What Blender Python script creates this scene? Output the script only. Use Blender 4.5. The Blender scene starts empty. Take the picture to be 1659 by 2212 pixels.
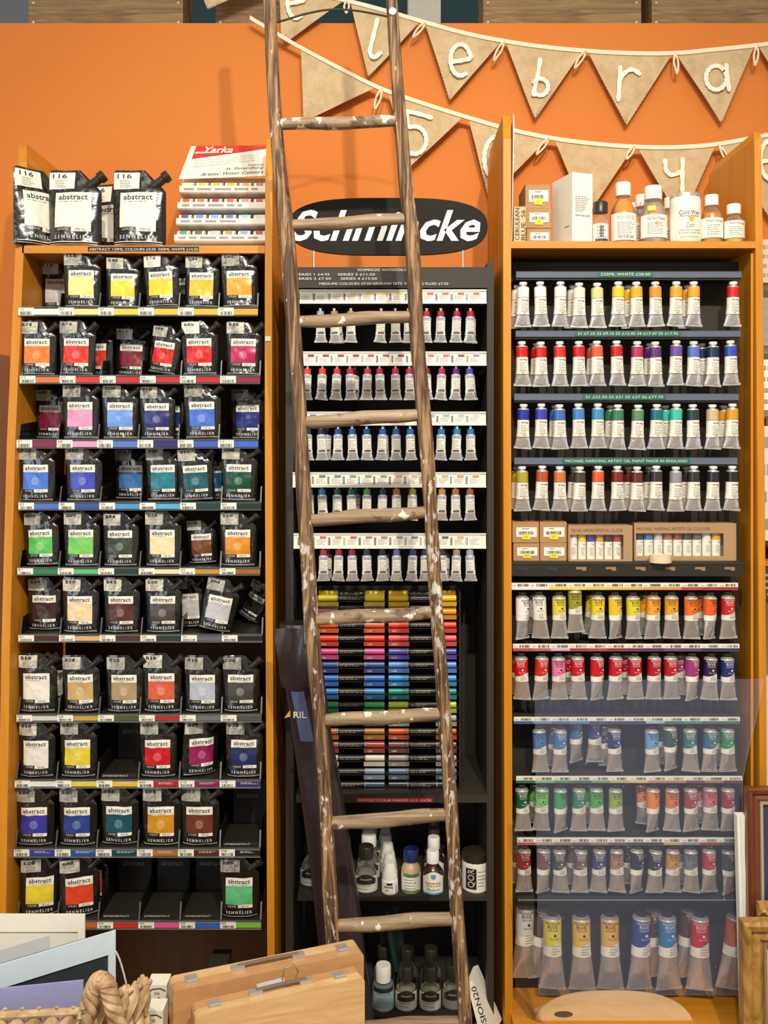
import bpy, math, random
from mathutils import Vector, Matrix, noise
from math import sin, cos, pi, radians as R
random.seed(7)
SC = bpy.context.scene
COL = SC.collection
# ---------------------------------------------------------------- camera
CZ = 1.612            # eye height
HY = 950.0            # photo row of the horizon
F = 2000.0            # focal length in pixels of the 1659x2212 frame
cd = bpy.data.cameras.new('camera'); cam = bpy.data.objects.new('camera', cd); COL.objects.link(cam)
cam.location = (0, -2.0, CZ); cam.rotation_euler = (pi/2, 0, 0)
cd.sensor_fit = 'VERTICAL'; cd.sensor_height = 24.0; cd.lens = 24.0*F/2212.0
cd.shift_y = -(1106.0-HY)/2212.0
cd.clip_start = 0.02; cd.clip_end = 50
SC.camera = cam
# ---------------------------------------------------------------- world, lamps, exposure
SC.view_settings.view_transform = 'Standard'; SC.view_settings.look = 'None'
SC.view_settings.gamma = 1.0; SC.view_settings.exposure = -0.28; SC.view_settings.use_curve_mapping = False
w = bpy.data.worlds.new('shop_air'); SC.world = w; w.use_nodes = True
bgn = w.node_tree.nodes['Background']
_t = w.node_tree.nodes.new('ShaderNodeTexCoord'); _n = w.node_tree.nodes.new('ShaderNodeTexNoise'); _r = w.node_tree.nodes.new('ShaderNodeValToRGB')
_n.inputs['Scale'].default_value = 4.5; _n.inputs['Detail'].default_value = 2     # noise patches added for bright and dark reflections, standing in for the unseen shop
_r.color_ramp.elements[0].position = .42; _r.color_ramp.elements[0].color = (.16, .11, .08, 1)
_r.color_ramp.elements[1].position = .64; _r.color_ramp.elements[1].color = (2.6, 2.4, 2.1, 1)
w.node_tree.links.new(_t.outputs['Generated'], _n.inputs['Vector']); w.node_tree.links.new(_n.outputs['Fac'], _r.inputs[0]); w.node_tree.links.new(_r.outputs[0], bgn.inputs[0])
w.node_tree.nodes['Background'].inputs[1].default_value = .5
def lamp(name, kind, loc, target, power, color, size=.1, spot=None, size_y=None):
    l = bpy.data.lights.new(name, kind); o = bpy.data.objects.new(name, l); COL.objects.link(o)
    o.location = loc; d = Vector(target)-Vector(loc); o.rotation_euler = d.to_track_quat('-Z', 'Y').to_euler()
    l.energy = power; l.color = color
    if kind == 'AREA':
        l.size = size
        if size_y: l.shape = 'RECTANGLE'; l.size_y = size_y
    else: l.shadow_soft_size = size
    if kind == 'SPOT': l.spot_size = R(spot or 70); l.spot_blend = 1.0
    return o
lamp('track_spot_right', 'SPOT', (.47, -2.4, 3.3), (.2, .1, 1.15), 250, (1, .91, .77), .03, 84)
lamp('track_spot_left', 'SPOT', (-.083, -2.4, 3.3), (-.2, .1, 1.15), 195, (1, .91, .77), .03, 84)
lamp('overhead_fill', 'AREA', (.2, -2.6, 3.6), (0, .1, 1.2), 32, (1, .93, .82), 2.6, size_y=1.2)  # unseen soft fill added overhead to lift the general light
lamp('cool_fill', 'AREA', (-2.6, -3.2, 1.9), (0, 0, 1.2), 34, (.72, .85, 1), 1.3, size_y=1.8)  # unseen cool light added for bluish reflections on the pouches
# ---------------------------------------------------------------- pixel helpers for measuring
def fx(px, Y=0.0): return (px-829.5)*(2+Y)/F
def fz(py, Y=0.0): return CZ-(py-HY)*(2+Y)/F
def P(px, py, Y=0.0): return Vector((fx(px, Y), Y, fz(py, Y)))
# ---------------------------------------------------------------- materials
def lin(c):
    return tuple(((v/255)/12.92 if v/255 <= .04045 else ((v/255+.055)/1.055)**2.4) for v in c[:3])
MC = {}
def nodes(name):
    m = bpy.data.materials.new(name); m.use_nodes = True
    nt = m.node_tree; return m, nt, nt.nodes['Principled BSDF']
def cm(c, rough=.5, metal=0.0, bump=0.0, bscale=60, key='surface', coat=0.0, spec=.5):
    k = (tuple(c), rough, metal, bump, bscale, coat, spec)
    if k in MC: return MC[k]
    m, nt, b = nodes(key)
    b.inputs['Base Color'].default_value = (*lin(c), 1)
    b.inputs['Roughness'].default_value = rough; b.inputs['Metallic'].default_value = metal
    b.inputs['Coat Weight'].default_value = coat; b.inputs['Specular IOR Level'].default_value = spec
    tc = nt.nodes.new('ShaderNodeTexCoord')
    nz = nt.nodes.new('ShaderNodeTexNoise'); nz.inputs['Scale'].default_value = bscale; nz.inputs['Detail'].default_value = 3
    nt.links.new(tc.outputs['Object'], nz.inputs['Vector'])
    hs = nt.nodes.new('ShaderNodeHueSaturation'); hs.inputs['Color'].default_value = (*lin(c), 1)
    mr = nt.nodes.new('ShaderNodeMapRange'); mr.inputs['To Min'].default_value = .93; mr.inputs['To Max'].default_value = 1.07
    nt.links.new(nz.outputs['Fac'], mr.inputs['Value']); nt.links.new(mr.outputs[0], hs.inputs['Value'])
    nt.links.new(hs.outputs[0], b.inputs['Base Color'])
    if bump:
        bp = nt.nodes.new('ShaderNodeBump'); bp.inputs['Strength'].default_value = bump; bp.inputs['Distance'].default_value = .002
        nt.links.new(nz.outputs['Fac'], bp.inputs['Height']); nt.links.new(bp.outputs[0], b.inputs['Normal'])
    MC[k] = m; return m
def wood(name, c1, c2, scale=(30, 30, 1.6), rough=.45, bump=.15, paint=None, coat=0.0, c3=None, paint_scale=22, th=(.62, .66), dist=1.2, rp=(.32, .68)):
    m, nt, b = nodes(name); N = nt.nodes.new; L = nt.links.new
    tc = N('ShaderNodeTexCoord'); mp = N('ShaderNodeMapping'); mp.inputs['Scale'].default_value = scale
    L(tc.outputs['Object'], mp.inputs[0])
    nz = N('ShaderNodeTexNoise'); nz.inputs['Scale'].default_value = 1.0; nz.inputs['Detail'].default_value = 6
    nz.inputs['Roughness'].default_value = .65; nz.inputs['Distortion'].default_value = dist
    L(mp.outputs[0], nz.inputs['Vector'])
    cr = N('ShaderNodeValToRGB'); e = cr.color_ramp.elements
    e[0].position = rp[0]; e[0].color = (*lin(c1), 1); e[1].position = rp[1]; e[1].color = (*lin(c2), 1)
    if c3:
        x = e.new(.5); x.color = (*lin(c3), 1)
    L(nz.outputs['Fac'], cr.inputs[0]); out = cr.outputs[0]
    if paint:
        for k, (pc, ps, t0, t1) in enumerate(paint):
            n2 = N('ShaderNodeTexNoise'); n2.inputs['Scale'].default_value = ps; n2.inputs['Detail'].default_value = 5
            n3 = N('ShaderNodeTexNoise'); n3.inputs['Scale'].default_value = 2.6; L(tc.outputs['Object'], n3.inputs['Vector'])
            ma = N('ShaderNodeMath'); ma.operation = 'MULTIPLY_ADD'; ma.inputs[1].default_value = .55; L(n3.outputs['Fac'], ma.inputs[0]); L(n2.outputs['Fac'], ma.inputs[2])
            mb_ = N('ShaderNodeMath'); mb_.operation = 'SUBTRACT'; mb_.inputs[1].default_value = .275; L(ma.outputs[0], mb_.inputs[0])
            mp2 = N('ShaderNodeMapping'); mp2.inputs['Location'].default_value = (k*3.1, k*1.7, 0); mp2.inputs['Scale'].default_value = (1, 1, 1 if 'rung' in name else .4)
            L(tc.outputs['Object'], mp2.inputs[0]); L(mp2.outputs[0], n2.inputs['Vector'])
            r2 = N('ShaderNodeMapRange'); r2.inputs['From Min'].default_value = t0; r2.inputs['From Max'].default_value = t1
            L(mb_.outputs[0], r2.inputs['Value'])
            mx = N('ShaderNodeMix'); mx.data_type = 'RGBA'; mx.inputs['B'].default_value = (*lin(pc), 1)
            L(r2.outputs[0], mx.inputs['Factor']); L(out, mx.inputs['A']); out = mx.outputs['Result']
    L(out, b.inputs['Base Color'])
    b.inputs['Roughness'].default_value = rough; b.inputs['Coat Weight'].default_value = coat
    bp = N('ShaderNodeBump'); bp.inputs['Strength'].default_value = bump; bp.inputs['Distance'].default_value = .003
    L(nz.outputs['Fac'], bp.inputs['Height']); L(bp.outputs[0], b.inputs['Normal'])
    return m
M = {}
M['honey'] = wood('honey_veneer', (194, 122, 16), (214, 142, 28), (26, 26, 1.2), .5, .03, coat=.0)
M['honey_x'] = wood('honey_veneer_shelf', (190, 120, 20), (212, 142, 32), (1.5, 26, 40), .5, .03, coat=.0)
M['redwood'] = wood('stained_side_panel', (150, 72, 26), (176, 92, 34), (18, 18, 1.2), .5, .03)
M['interior'] = wood('dark_cabinet_lining', (104, 74, 46), (120, 86, 54), (14, 14, 2), .7, .03)
M['crate'] = wood('weathered_crate_board', (104, 82, 54), (168, 140, 98), (3, 20, 38), .8, .5, c3=(140, 112, 74), dist=2.5)
M['ladder'] = wood('old_ladder_pole', (66, 44, 26), (168, 132, 92), (110, 110, 3.0), .66, 1.0, c3=(116, 87, 58), dist=.8, rp=(.40, .60),
                   paint=[((222, 214, 196), 60, .68, .71), ((92, 64, 42), 20, .58, .72), ((226, 214, 150), 30, .72, .74)])
M['ladder_low'] = wood('paint_splashed_ladder_pole', (66, 44, 26), (168, 132, 92), (110, 110, 3.0), .66, 1.0, c3=(116, 87, 58), dist=.8, rp=(.40, .60),
                   paint=[((200, 192, 178), 110, .57, .65), ((222, 216, 204), 55, .64, .67), ((110, 62, 48), 18, .6, .75)])
M['rung'] = wood('ladder_rung', (110, 88, 66), (172, 150, 120), (4, 70, 70), .6, .5, c3=(146, 122, 94),
                   paint=[((232, 226, 206), 46, .63, .66), ((214, 204, 140), 26, .69, .72), ((96, 76, 58), 30, .62, .70)])
M['pine'] = wood('pale_box_ply', (200, 158, 106), (224, 188, 138), (3, 3, 20), .42, .05, c3=(214, 174, 122), dist=4, coat=.15)
M['beech'] = wood('orange_box_wood', (188, 140, 94), (208, 160, 110), (6, 6, 22), .42, .05, dist=2, coat=.15)
M['mahog'] = wood('red_brown_moulding', (92, 44, 26), (134, 72, 44), (22, 22, 2), .35, .08, coat=.4)
M['gilt'] = wood('worn_gilt_moulding', (120, 84, 40), (206, 166, 92), (14, 14, 7), .42, .5, c3=(176, 132, 62), dist=2)
M['palette'] = wood('palette_ply', (206, 164, 116), (226, 188, 142), (5, 22, 22), .5, .04)
M['floor'] = wood('floor_boards', (110, 80, 52), (150, 112, 72), (3, 14, 14), .5, .05)
M['orange'] = cm((214, 126, 56), .75, bump=.05, bscale=220, key='orange_paint', spec=.25)
M['teal'] = cm((52, 84, 92), .8, key='teal_paint')
M['white'] = cm((238, 234, 218), .55, key='white_paper')
M['card'] = cm((232, 228, 212), .6, key='white_card')
M['whitep'] = cm((236, 234, 226), .3, key='white_plastic')
M['black'] = cm((43, 39, 32), .35, key='black_plastic')
M['blackm'] = cm((47, 43, 35), .65, key='black_metal')
M['ink'] = cm((46, 44, 46), .6, key='dark_print')
M['greytext'] = cm((150, 146, 140), .6, key='grey_print')
M['redprint'] = cm((150, 40, 34), .6, key='red_print')
M['foil'] = cm((26, 25, 23), .2, bump=.8, bscale=60, key='black_foil', coat=.3, spec=.8)
M['foilprint'] = cm((214, 214, 208), .35, key='white_print_on_foil')
M['clearish'] = None
M['alu'] = cm((232, 232, 234), .22, .65, bump=1.0, bscale=55, key='crumpled_aluminium')
M['alu2'] = cm((206, 201, 194), .26, .65, bump=.8, bscale=50, key='dull_aluminium')
M['steel'] = cm((196, 190, 178), .35, .5, key='steel')
M['kraft'] = cm((176, 136, 92), .8, key='kraft_board')
M['sticker'] = cm((222, 214, 50), .6, key='yellow_sticker')
M['green_tape'] = cm((22, 108, 88), .4, key='green_tape')
M['black_tape'] = cm((30, 28, 28), .35, key='black_tape')
M['red_tape'] = cm((176, 30, 34), .35, key='red_tape')
M['acryl_rail'] = cm((96, 106, 122), .25, key='grey_acrylic_channel')
M['bag'] = cm((44, 34, 36), .38, bump=.4, bscale=30, key='dark_vinyl', coat=.2)
M['bagblue'] = cm((74, 84, 118), .4, key='blue_vinyl')
def burlap():
    m, nt, b = nodes('burlap'); N = nt.nodes.new; L = nt.links.new
    tc = N('ShaderNodeTexCoord')
    outs = []
    for d in ('X', 'Z'):
        wv = N('ShaderNodeTexWave'); wv.bands_direction = d; wv.inputs['Scale'].default_value = 150; wv.inputs['Distortion'].default_value = 2.2
        wv.inputs['Detail'].default_value = 2; wv.inputs['Detail Scale'].default_value = 1.0
        L(tc.outputs['Object'], wv.inputs['Vector']); outs.append(wv.outputs['Fac'])
    ad = N('ShaderNodeMath'); ad.operation = 'MULTIPLY'; L(outs[0], ad.inputs[0]); L(outs[1], ad.inputs[1])
    nz = N('ShaderNodeTexNoise'); nz.inputs['Scale'].default_value = 28; nz.inputs['Detail'].default_value = 8; nz.inputs['Roughness'].default_value = .8
    L(tc.outputs['Object'], nz.inputs['Vector'])
    a2 = N('ShaderNodeMath'); a2.operation = 'MULTIPLY_ADD'; a2.inputs[1].default_value = .45; L(ad.outputs[0], a2.inputs[0]); L(nz.outputs['Fac'], a2.inputs[2])
    cr = N('ShaderNodeValToRGB'); e = cr.color_ramp.elements
    e[0].position = .3; e[0].color = (*lin((176, 146, 104)), 1); e[1].position = .85; e[1].color = (*lin((224, 200, 160)), 1)
    L(a2.outputs[0], cr.inputs[0]); L(cr.outputs[0], b.inputs['Base Color']); b.inputs['Roughness'].default_value = .95
    b.inputs['Specular IOR Level'].default_value = .1
    bp = N('ShaderNodeBump'); bp.inputs['Strength'].default_value = .4; bp.inputs['Distance'].default_value = .001
    L(ad.outputs[0], bp.inputs['Height']); L(bp.outputs[0], b.inputs['Normal'])
    return m
M['burlap'] = burlap()
def weave():
    m, nt, b = nodes('water_hyacinth_weave'); N = nt.nodes.new; L = nt.links.new
    tc = N('ShaderNodeTexCoord'); nz = N('ShaderNodeTexNoise'); nz.inputs['Scale'].default_value = 45; nz.inputs['Detail'].default_value = 5
    L(tc.outputs['Object'], nz.inputs['Vector'])
    cr = N('ShaderNodeValToRGB'); e = cr.color_ramp.elements
    e[0].position = .3; e[0].color = (*lin((150, 112, 70)), 1); e[1].position = .7; e[1].color = (*lin((218, 190, 146)), 1)
    L(nz.outputs['Fac'], cr.inputs[0]); L(cr.outputs[0], b.inputs['Base Color']); b.inputs['Roughness'].default_value = .6
    return m
M['weave'] = weave()
def clear(name, col, haze, rough=.1, scratch=0.0, ior=1.35):
    m, nt, b = nodes(name); N = nt.nodes.new; L = nt.links.new
    b.inputs['Base Color'].default_value = (*lin(col), 1); b.inputs['Roughness'].default_value = rough
    tr = N('ShaderNodeBsdfTransparent'); mx = N('ShaderNodeMixShader')
    L(tr.outputs[0], mx.inputs[1]); L(b.outputs[0], mx.inputs[2])
    fr = N('ShaderNodeFresnel'); fr.inputs[0].default_value = ior
    ad = N('ShaderNodeMath'); ad.operation = 'ADD'; ad.use_clamp = True; ad.inputs[1].default_value = haze
    L(fr.outputs[0], ad.inputs[0]); out = ad.outputs[0]
    if scratch:
        tc = N('ShaderNodeTexCoord'); nz = N('ShaderNodeTexNoise'); nz.inputs['Scale'].default_value = 55; nz.inputs['Detail'].default_value = 6
        L(tc.outputs['Object'], nz.inputs['Vector'])
        mr = N('ShaderNodeMapRange'); mr.inputs['From Min'].default_value = .69; mr.inputs['From Max'].default_value = .76; mr.inputs['To Max'].default_value = scratch
        L(nz.outputs['Fac'], mr.inputs['Value'])
        a2 = N('ShaderNodeMath'); a2.operation = 'ADD'; a2.use_clamp = True; L(out, a2.inputs[0]); L(mr.outputs[0], a2.inputs[1]); out = a2.outputs[0]
    L(out, mx.inputs[0]); L(mx.outputs[0], nt.nodes['Material Output'].inputs[0])
    return m
M['sheet'] = clear('hazy_acrylic_sheet', (186, 196, 226), .055, .35, .25, 1.12)
M['film'] = clear('clear_film', (220, 220, 214), .02, .15, .12, 1.15)
M['glass'] = clear('clear_glass', (226, 232, 228), .05, .04, 0, 1.3)
M['divider'] = clear('smoked_divider', (40, 38, 36), .3, .12, 0, 1.2)
def liquid(c, haze=.72): return clear('liquid', c, haze, .08, 0, 1.1)
# ---------------------------------------------------------------- mesh builder
_tc = bpy.data.curves.new('lettering_source', 'FONT'); _to = bpy.data.objects.new('lettering_source', _tc); COL.objects.link(_to)
_tc.resolution_u = 2
TCACHE = {}
def glyphs(s, shear=0.0, off=0.0):
    k = (s, shear, off)
    if k not in TCACHE:
        _tc.body = s; _tc.shear = shear; _tc.offset = off
        bpy.context.view_layer.update()
        ev = _to.evaluated_get(bpy.context.evaluated_depsgraph_get()); me = ev.to_mesh()
        v = [(p.co.x, p.co.y) for p in me.vertices]; f = [tuple(q.vertices) for q in me.polygons]
        ev.to_mesh_clear()
        xs = [a for a, _ in v] or [0, 1]; ys = [b for _, b in v] or [0, 1]
        x0, x1, y0, y1 = min(xs), max(xs), min(ys), max(ys)
        v = [((a-x0)/max(x1-x0, 1e-6), (b-y0)/max(y1-y0, 1e-6)) for a, b in v]
        TCACHE[k] = (v, f, (x1-x0)/max(y1-y0, 1e-6))
    return TCACHE[k]
class MB:
    def __init__(s): s.v = []; s.f = []; s.m = []; s.ms = []
    def mi(s, mat):
        if mat not in s.ms: s.ms.append(mat)
        return s.ms.index(mat)
    def add(s, vs, fs, mat):
        o = len(s.v); s.v += [tuple(p) for p in vs]; k = s.mi(mat)
        for f in fs: s.f.append(tuple(i+o for i in f)); s.m.append(k)
    def box(s, x0, x1, y0, y1, z0, z1, mat):
        s.add([(x0, y0, z0), (x1, y0, z0), (x1, y1, z0), (x0, y1, z0), (x0, y0, z1), (x1, y0, z1), (x1, y1, z1), (x0, y1, z1)],
              [(0, 3, 2, 1), (4, 5, 6, 7), (0, 1, 5, 4), (1, 2, 6, 5), (2, 3, 7, 6), (3, 0, 4, 7)], mat)
    def hexa(s, front, back, mat):          # two quads of points, ccw from the front
        s.add(list(front)+list(back), [(0, 1, 2, 3), (7, 6, 5, 4), (1, 0, 4, 5), (2, 1, 5, 6), (3, 2, 6, 7), (0, 3, 7, 4)], mat)
    def loft(s, rings, mat, cap=True, closed=True):
        n = len(rings[0]); o = []
        for r in rings: o += list(r)
        fs = []
        for i in range(len(rings)-1):
            for j in range(n if closed else n-1):
                a = i*n+j; b = i*n+(j+1) % n
                fs.append((a, b, b+n, a+n))
        if cap: fs += [tuple(range(n))[::-1], tuple(range((len(rings)-1)*n, len(rings)*n))]
        s.add(o, fs, mat)
    def grid(s, fn, nu, nv, mat):
        vs = [fn(i/nu, j/nv) for j in range(nv+1) for i in range(nu+1)]
        s.add(vs, [(j*(nu+1)+i, j*(nu+1)+i+1, (j+1)*(nu+1)+i+1, (j+1)*(nu+1)+i) for j in range(nv) for i in range(nu)], mat)
    def lathe(s, prof, mat, cx=0, cy=0, n=28, cap=True):
        s.loft([[(cx+r*cos(2*pi*k/n), cy+r*sin(2*pi*k/n), z) for k in range(n)] for r, z in prof], mat, cap)
    def tube(s, pts, r, mat, n=10):
        pts = [Vector(p) for p in pts]; rings = []; rs = r if isinstance(r, (list, tuple)) else [r]*len(pts)
        up = Vector((0, 0, 1))
        for i, p in enumerate(pts):
            t = (pts[min(i+1, len(pts)-1)]-pts[max(i-1, 0)]).normalized()
            a = t.cross(up if abs(t.z) < .95 else Vector((0, 1, 0))).normalized(); b = a.cross(t)
            rings.append([p+a*cos(2*pi*k/n)*rs[i]+b*sin(2*pi*k/n)*rs[i] for k in range(n)])
        s.loft(rings, mat)
    def prism(s, poly, y0, y1, mat):        # poly of (x, z), ccw seen from the front
        n = len(poly); s.add([(x, y0, z) for x, z in poly]+[(x, y1, z) for x, z in poly],
            [tuple(range(n)), tuple(range(2*n-1, n-1, -1))]+[((i+1) % n, i, i+n, (i+1) % n+n) for i in range(n)], mat)
    def text(s, t, x0, z0, w, h, mat, surf=0.0, shear=0.0, off=0.0):
        v, f, asp = glyphs(t, shear, off)
        if w is None: w = h*asp
        vs = []
        for a, b in v:
            x = x0+a*w; z = z0+b*h; vs.append((x, surf(x, z) if callable(surf) else surf, z))
        s.add(vs, f, mat)
    def rect(s, x0, x1, z0, z1, mat, surf=0.0, nx=1, nz=1):
        g = lambda u, v: ((x0+(x1-x0)*u), (surf(x0+(x1-x0)*u, z0+(z1-z0)*v) if callable(surf) else surf), z0+(z1-z0)*v)
        s.grid(g, nx, nz, mat)
    def micro(s, x0, x1, z0, z1, n, mat, surf=0.0, rnd=None, fill=.4):     # rows of tiny unreadable words
        rnd = rnd or random; dz = (z1-z0)/max(n, 1)
        for i in range(n):
            x = x0; xe = x1-(x1-x0)*rnd.random()*.4; z = z1-(i+.7)*dz
            while x < xe:
                l = (x1-x0)*rnd.uniform(.08, .22); s.rect(x, min(x+l, xe), z, z+dz*fill, mat, surf); x += l+(x1-x0)*.04
    def bars(s, x0, x1, z0, z1, mat, surf=0.0, n=9, rnd=None):
        rnd = rnd or random
        for i in range(n):
            x = x0+(x1-x0)*i/n; s.rect(x, x+(x1-x0)/n*rnd.choice((.35, .6, .75)), z0, z1, mat, surf)
    def build(s, name, parent=None, smooth=False, tag=None):
        me = bpy.data.meshes.new(name); me.from_pydata(s.v, [], s.f)
        for m in s.ms: me.materials.append(m)
        me.polygons.foreach_set('material_index', s.m)
        if smooth: me.polygons.foreach_set('use_smooth', [True]*len(s.f))
        me.update()
        if smooth:
            try: me.set_sharp_from_angle(angle=R(38))
            except Exception: pass
        o = bpy.data.objects.new(name, me); COL.objects.link(o)
        if parent: o.parent = parent
        if tag: tagit(o, *tag)
        return o
def tagit(o, label, cat, group=None):
    o['label'] = label; o['category'] = cat
    if group: o['group'] = group
def thing(name, label, cat, loc=(0, 0, 0), group=None, rot=(0, 0, 0)):
    o = bpy.data.objects.new(name, None); COL.objects.link(o); o.empty_display_size = .02
    o.location = loc; o.rotation_euler = rot; tagit(o, label, cat, group); return o
def struct(o): o['kind'] = 'structure'; return o
def clone(o, parent=None):
    c = o.copy(); COL.objects.link(c); c.parent = parent
    for ch in [k for k in o.children]: clone(ch, c)
    return c
def recolour(o, slots):
    for i, m in slots.items():
        o.material_slots[i].link = 'OBJECT'; o.material_slots[i].material = m
def ordi(n): return ['first', 'second', 'third', 'fourth', 'fifth', 'sixth', 'seventh', 'eighth', 'ninth', 'tenth', 'eleventh', 'twelfth', 'thirteenth', 'fourteenth', 'fifteenth'][n]
# ================================================================ room shell
b = MB(); b.box(-3, 3, -4.2, 3.2, -.05, 0, M['floor']); struct(b.build('floor'))
ZT = fz(50, .36)
b = MB(); b.box(-2.6, 2.6, .36, .52, 0, ZT, M['orange']); struct(b.build('wall_back'))
b = MB(); b.box(-3, 3, 1.9, 2.0, 0, 4.2, M['teal']); struct(b.build('wall_far'))
b = MB(); b.box(fx(882, .95), fx(952, .95), .95, 1.1, 0, 4.2, cm((226, 224, 210), .7)); struct(b.build('trim_1'))
b = MB(); b.box(fx(-40, .95), fx(62, .95), .95, 1.1, 0, 4.2, cm((120, 128, 134), .8)); struct(b.build('trim_2'))
b = MB(); b.box(-1.1, fx(0, .3), .30, .355, 0, fz(765, .3), cm((186, 160, 138), .8)); struct(b.build('trim_3'))
# ---------------------------------------------------------------- crates on the wall top
for px0, px1, lab, sd in ((62, 395, 'long grey-brown wooden crate on the wall top, leftmost', 1), (466, 604, 'short wooden crate on the wall top behind the ladder', 2),
                      (1044, 1385, 'grey weathered wooden crate on the wall top, above the right cabinet', 3), (1408, 1700, 'warm brown wooden crate on the wall top, rightmost', 4)):
    t = thing('wooden_crate', lab, 'crate', (fx(px0, .40), .40, ZT), 'wooden crates along the wall top')
    W = fx(px1, .40)-fx(px0, .40); zz = .004
    for k in range(3):
        b = MB(); b.box(0, W, 0, .012, zz, zz+.085, M['crate']); b.build('board', t)
        b = MB(); b.box(0, W, .108, .12, zz, zz+.085, M['crate']); b.build('board', t); zz += .095
    for x in (0, W-.012):
        b = MB(); b.box(x, x+.012, .012, .108, 0, .285, M['crate']); b.build('end_panel', t)
    b = MB(); b.box(.012, W-.012, .012, .108, 0, .01, M['crate']); b.build('crate_base', t)
    for x in (.012, W-.012):
        for z in (.02, .07):
            b = MB(); b.lathe([(.0035, 0), (.0035, .002), (.001, .003)], M['steel'], n=10)
            o = b.build('nail', t); o.rotation_euler = (pi/2, 0, 0); o.location = (x, 0, z)
# ---------------------------------------------------------------- bunting
paintw = cm((240, 236, 218), .6, key='white_chalk_paint')
ribbon = cm((240, 226, 198), .8, key='cream_tape')
def bez(pts, n=6):
    out = []
    for i in range(len(pts)-1):
        p0 = pts[max(i-1, 0)]; p1 = pts[i]; p2 = pts[i+1]; p3 = pts[min(i+2, len(pts)-1)]
        for k in range(n):
            t = k/n
            out.append(tuple(.5*((2*b_)+(-a+c)*t+(2*a-5*b_+4*c-d)*t*t+(-a+3*b_-3*c+d)*t**3) for a, b_, c, d in zip(p0, p1, p2, p3)))
    out.append(tuple(pts[-1])); return out
def stroke(mb, pts, wd, Y, mat):
    pts = [(fx(x, Y), fz(y, Y)) for x, y in bez(pts)]; w2 = wd*(2+Y)/F/2
    v = []; f = []
    for i, (x, z) in enumerate(pts):
        a = pts[max(i-1, 0)]; c = pts[min(i+1, len(pts)-1)]; dx, dz = c[0]-a[0], c[1]-a[1]; l = math.hypot(dx, dz) or 1
        k = w2*(1+.12*sin(i*1.3)); nx, nz = -dz/l*k, dx/l*k
        v += [(x+nx, Y-i*3e-5, z+nz), (x-nx, Y-i*3e-5, z-nz)]
        if i: f.append((2*i-2, 2*i-1, 2*i+1, 2*i))
    mb.add(v, f, mat)
    for x, z in (pts[0], pts[-1]):
        mb.add([(x+w2*cos(t*pi/5), Y+.0006, z+w2*sin(t*pi/5)) for t in range(10)], [tuple(range(10))], mat)
def arc(cx, cy, rx, ry, a0, a1, n=10): return [(cx+rx*cos(R(a0+(a1-a0)*i/n)), cy-ry*sin(R(a0+(a1-a0)*i/n))) for i in range(n+1)]
def letter_e(cx, cy, r, ry): return [(cx-r*.8, cy+3), (cx, cy+1), (cx+r*.9, cy-4)]+arc(cx, cy, r, ry, 20, 300, 10)
def bunting(lab, path, flags, ties, Y):
    t = thing('bunting', lab, 'bunting', (0, Y, 2.3), 'burlap bunting garlands')
    o = lambda mb, nm, sm=False: setattr_loc(mb.build(nm, t, sm))
    def setattr_loc(ob): ob.location = (0, -Y, -2.3); return ob
    b = MB(); pp = bez(path, 8); w2 = .0045
    rings = []
    for (x, y) in pp:
        X, Z = fx(x, Y), fz(y, Y); rings.append([(X, Y-.003, Z+w2), (X, Y-.003, Z-w2*1.3), (X, Y+.002, Z-w2*1.3), (X, Y+.002, Z+w2)])
    b.loft(rings, ribbon); o(b, 'ribbon')
    for (A, B_, T, strokes) in flags:
        b = MB(); sd = A[0]*.01
        def fn(u, v, A=A, B_=B_, T=T, yo=0):
            jag = (.0008*sin(v*140) if 0 < v < 1 else 0)*(1 if u > .5 else -1)*(abs(2*u-1))
            x = (A[0]*(1-u)+B_[0]*u)*(1-v)+T[0]*v; y = (A[1]*(1-u)+B_[1]*u)*(1-v)+T[1]*v
            yy = Y+yo+.0035*sin(u*4+v*5+sd)*v
            return (fx(x, Y)+jag, yy, fz(y, Y))
        nu, nv = 10, 44
        b.grid(lambda u, v: fn(u, 1-v), nu, nv, M['burlap']); b.grid(lambda u, v: fn(1-u, 1-v, yo=.0016), nu, nv, M['burlap'])
        fl = o(b, 'flag')
        if strokes:
            b = MB()
            for si, st in enumerate(strokes): stroke(b, st, 9, Y-.0065-.0009*si, paintw)
            l = b.build('painted_letter', fl)
    for (x, y, dx, L_) in ties:
        b = MB(); X, Z = fx(x, Y), fz(y, Y); l = L_*(2+Y)/F; d = dx*(2+Y)/F
        pts = [(X, Y-.006, Z)]+[(X+d*k/5+.006*sin(k*pi/5), Y-.008, Z-l*k/5) for k in range(1, 6)]+[(X+d*k/5-.006*sin(k*pi/5), Y-.011, Z-l*k/5) for k in range(4, -1, -1)]
        b.tube(bez(pts, 4), .0026, ribbon, 6); o(b, 'tie_loop', True)
UP = [(395, -110), (455, -75), (606, -30), (750, 2), (835, 24), (920, 49), (1005, 72), (1090, 89), (1180, 102), (1267, 110), (1360, 115), (1455, 115), (1545, 107), (1632, 98), (1800, 78)]
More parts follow.
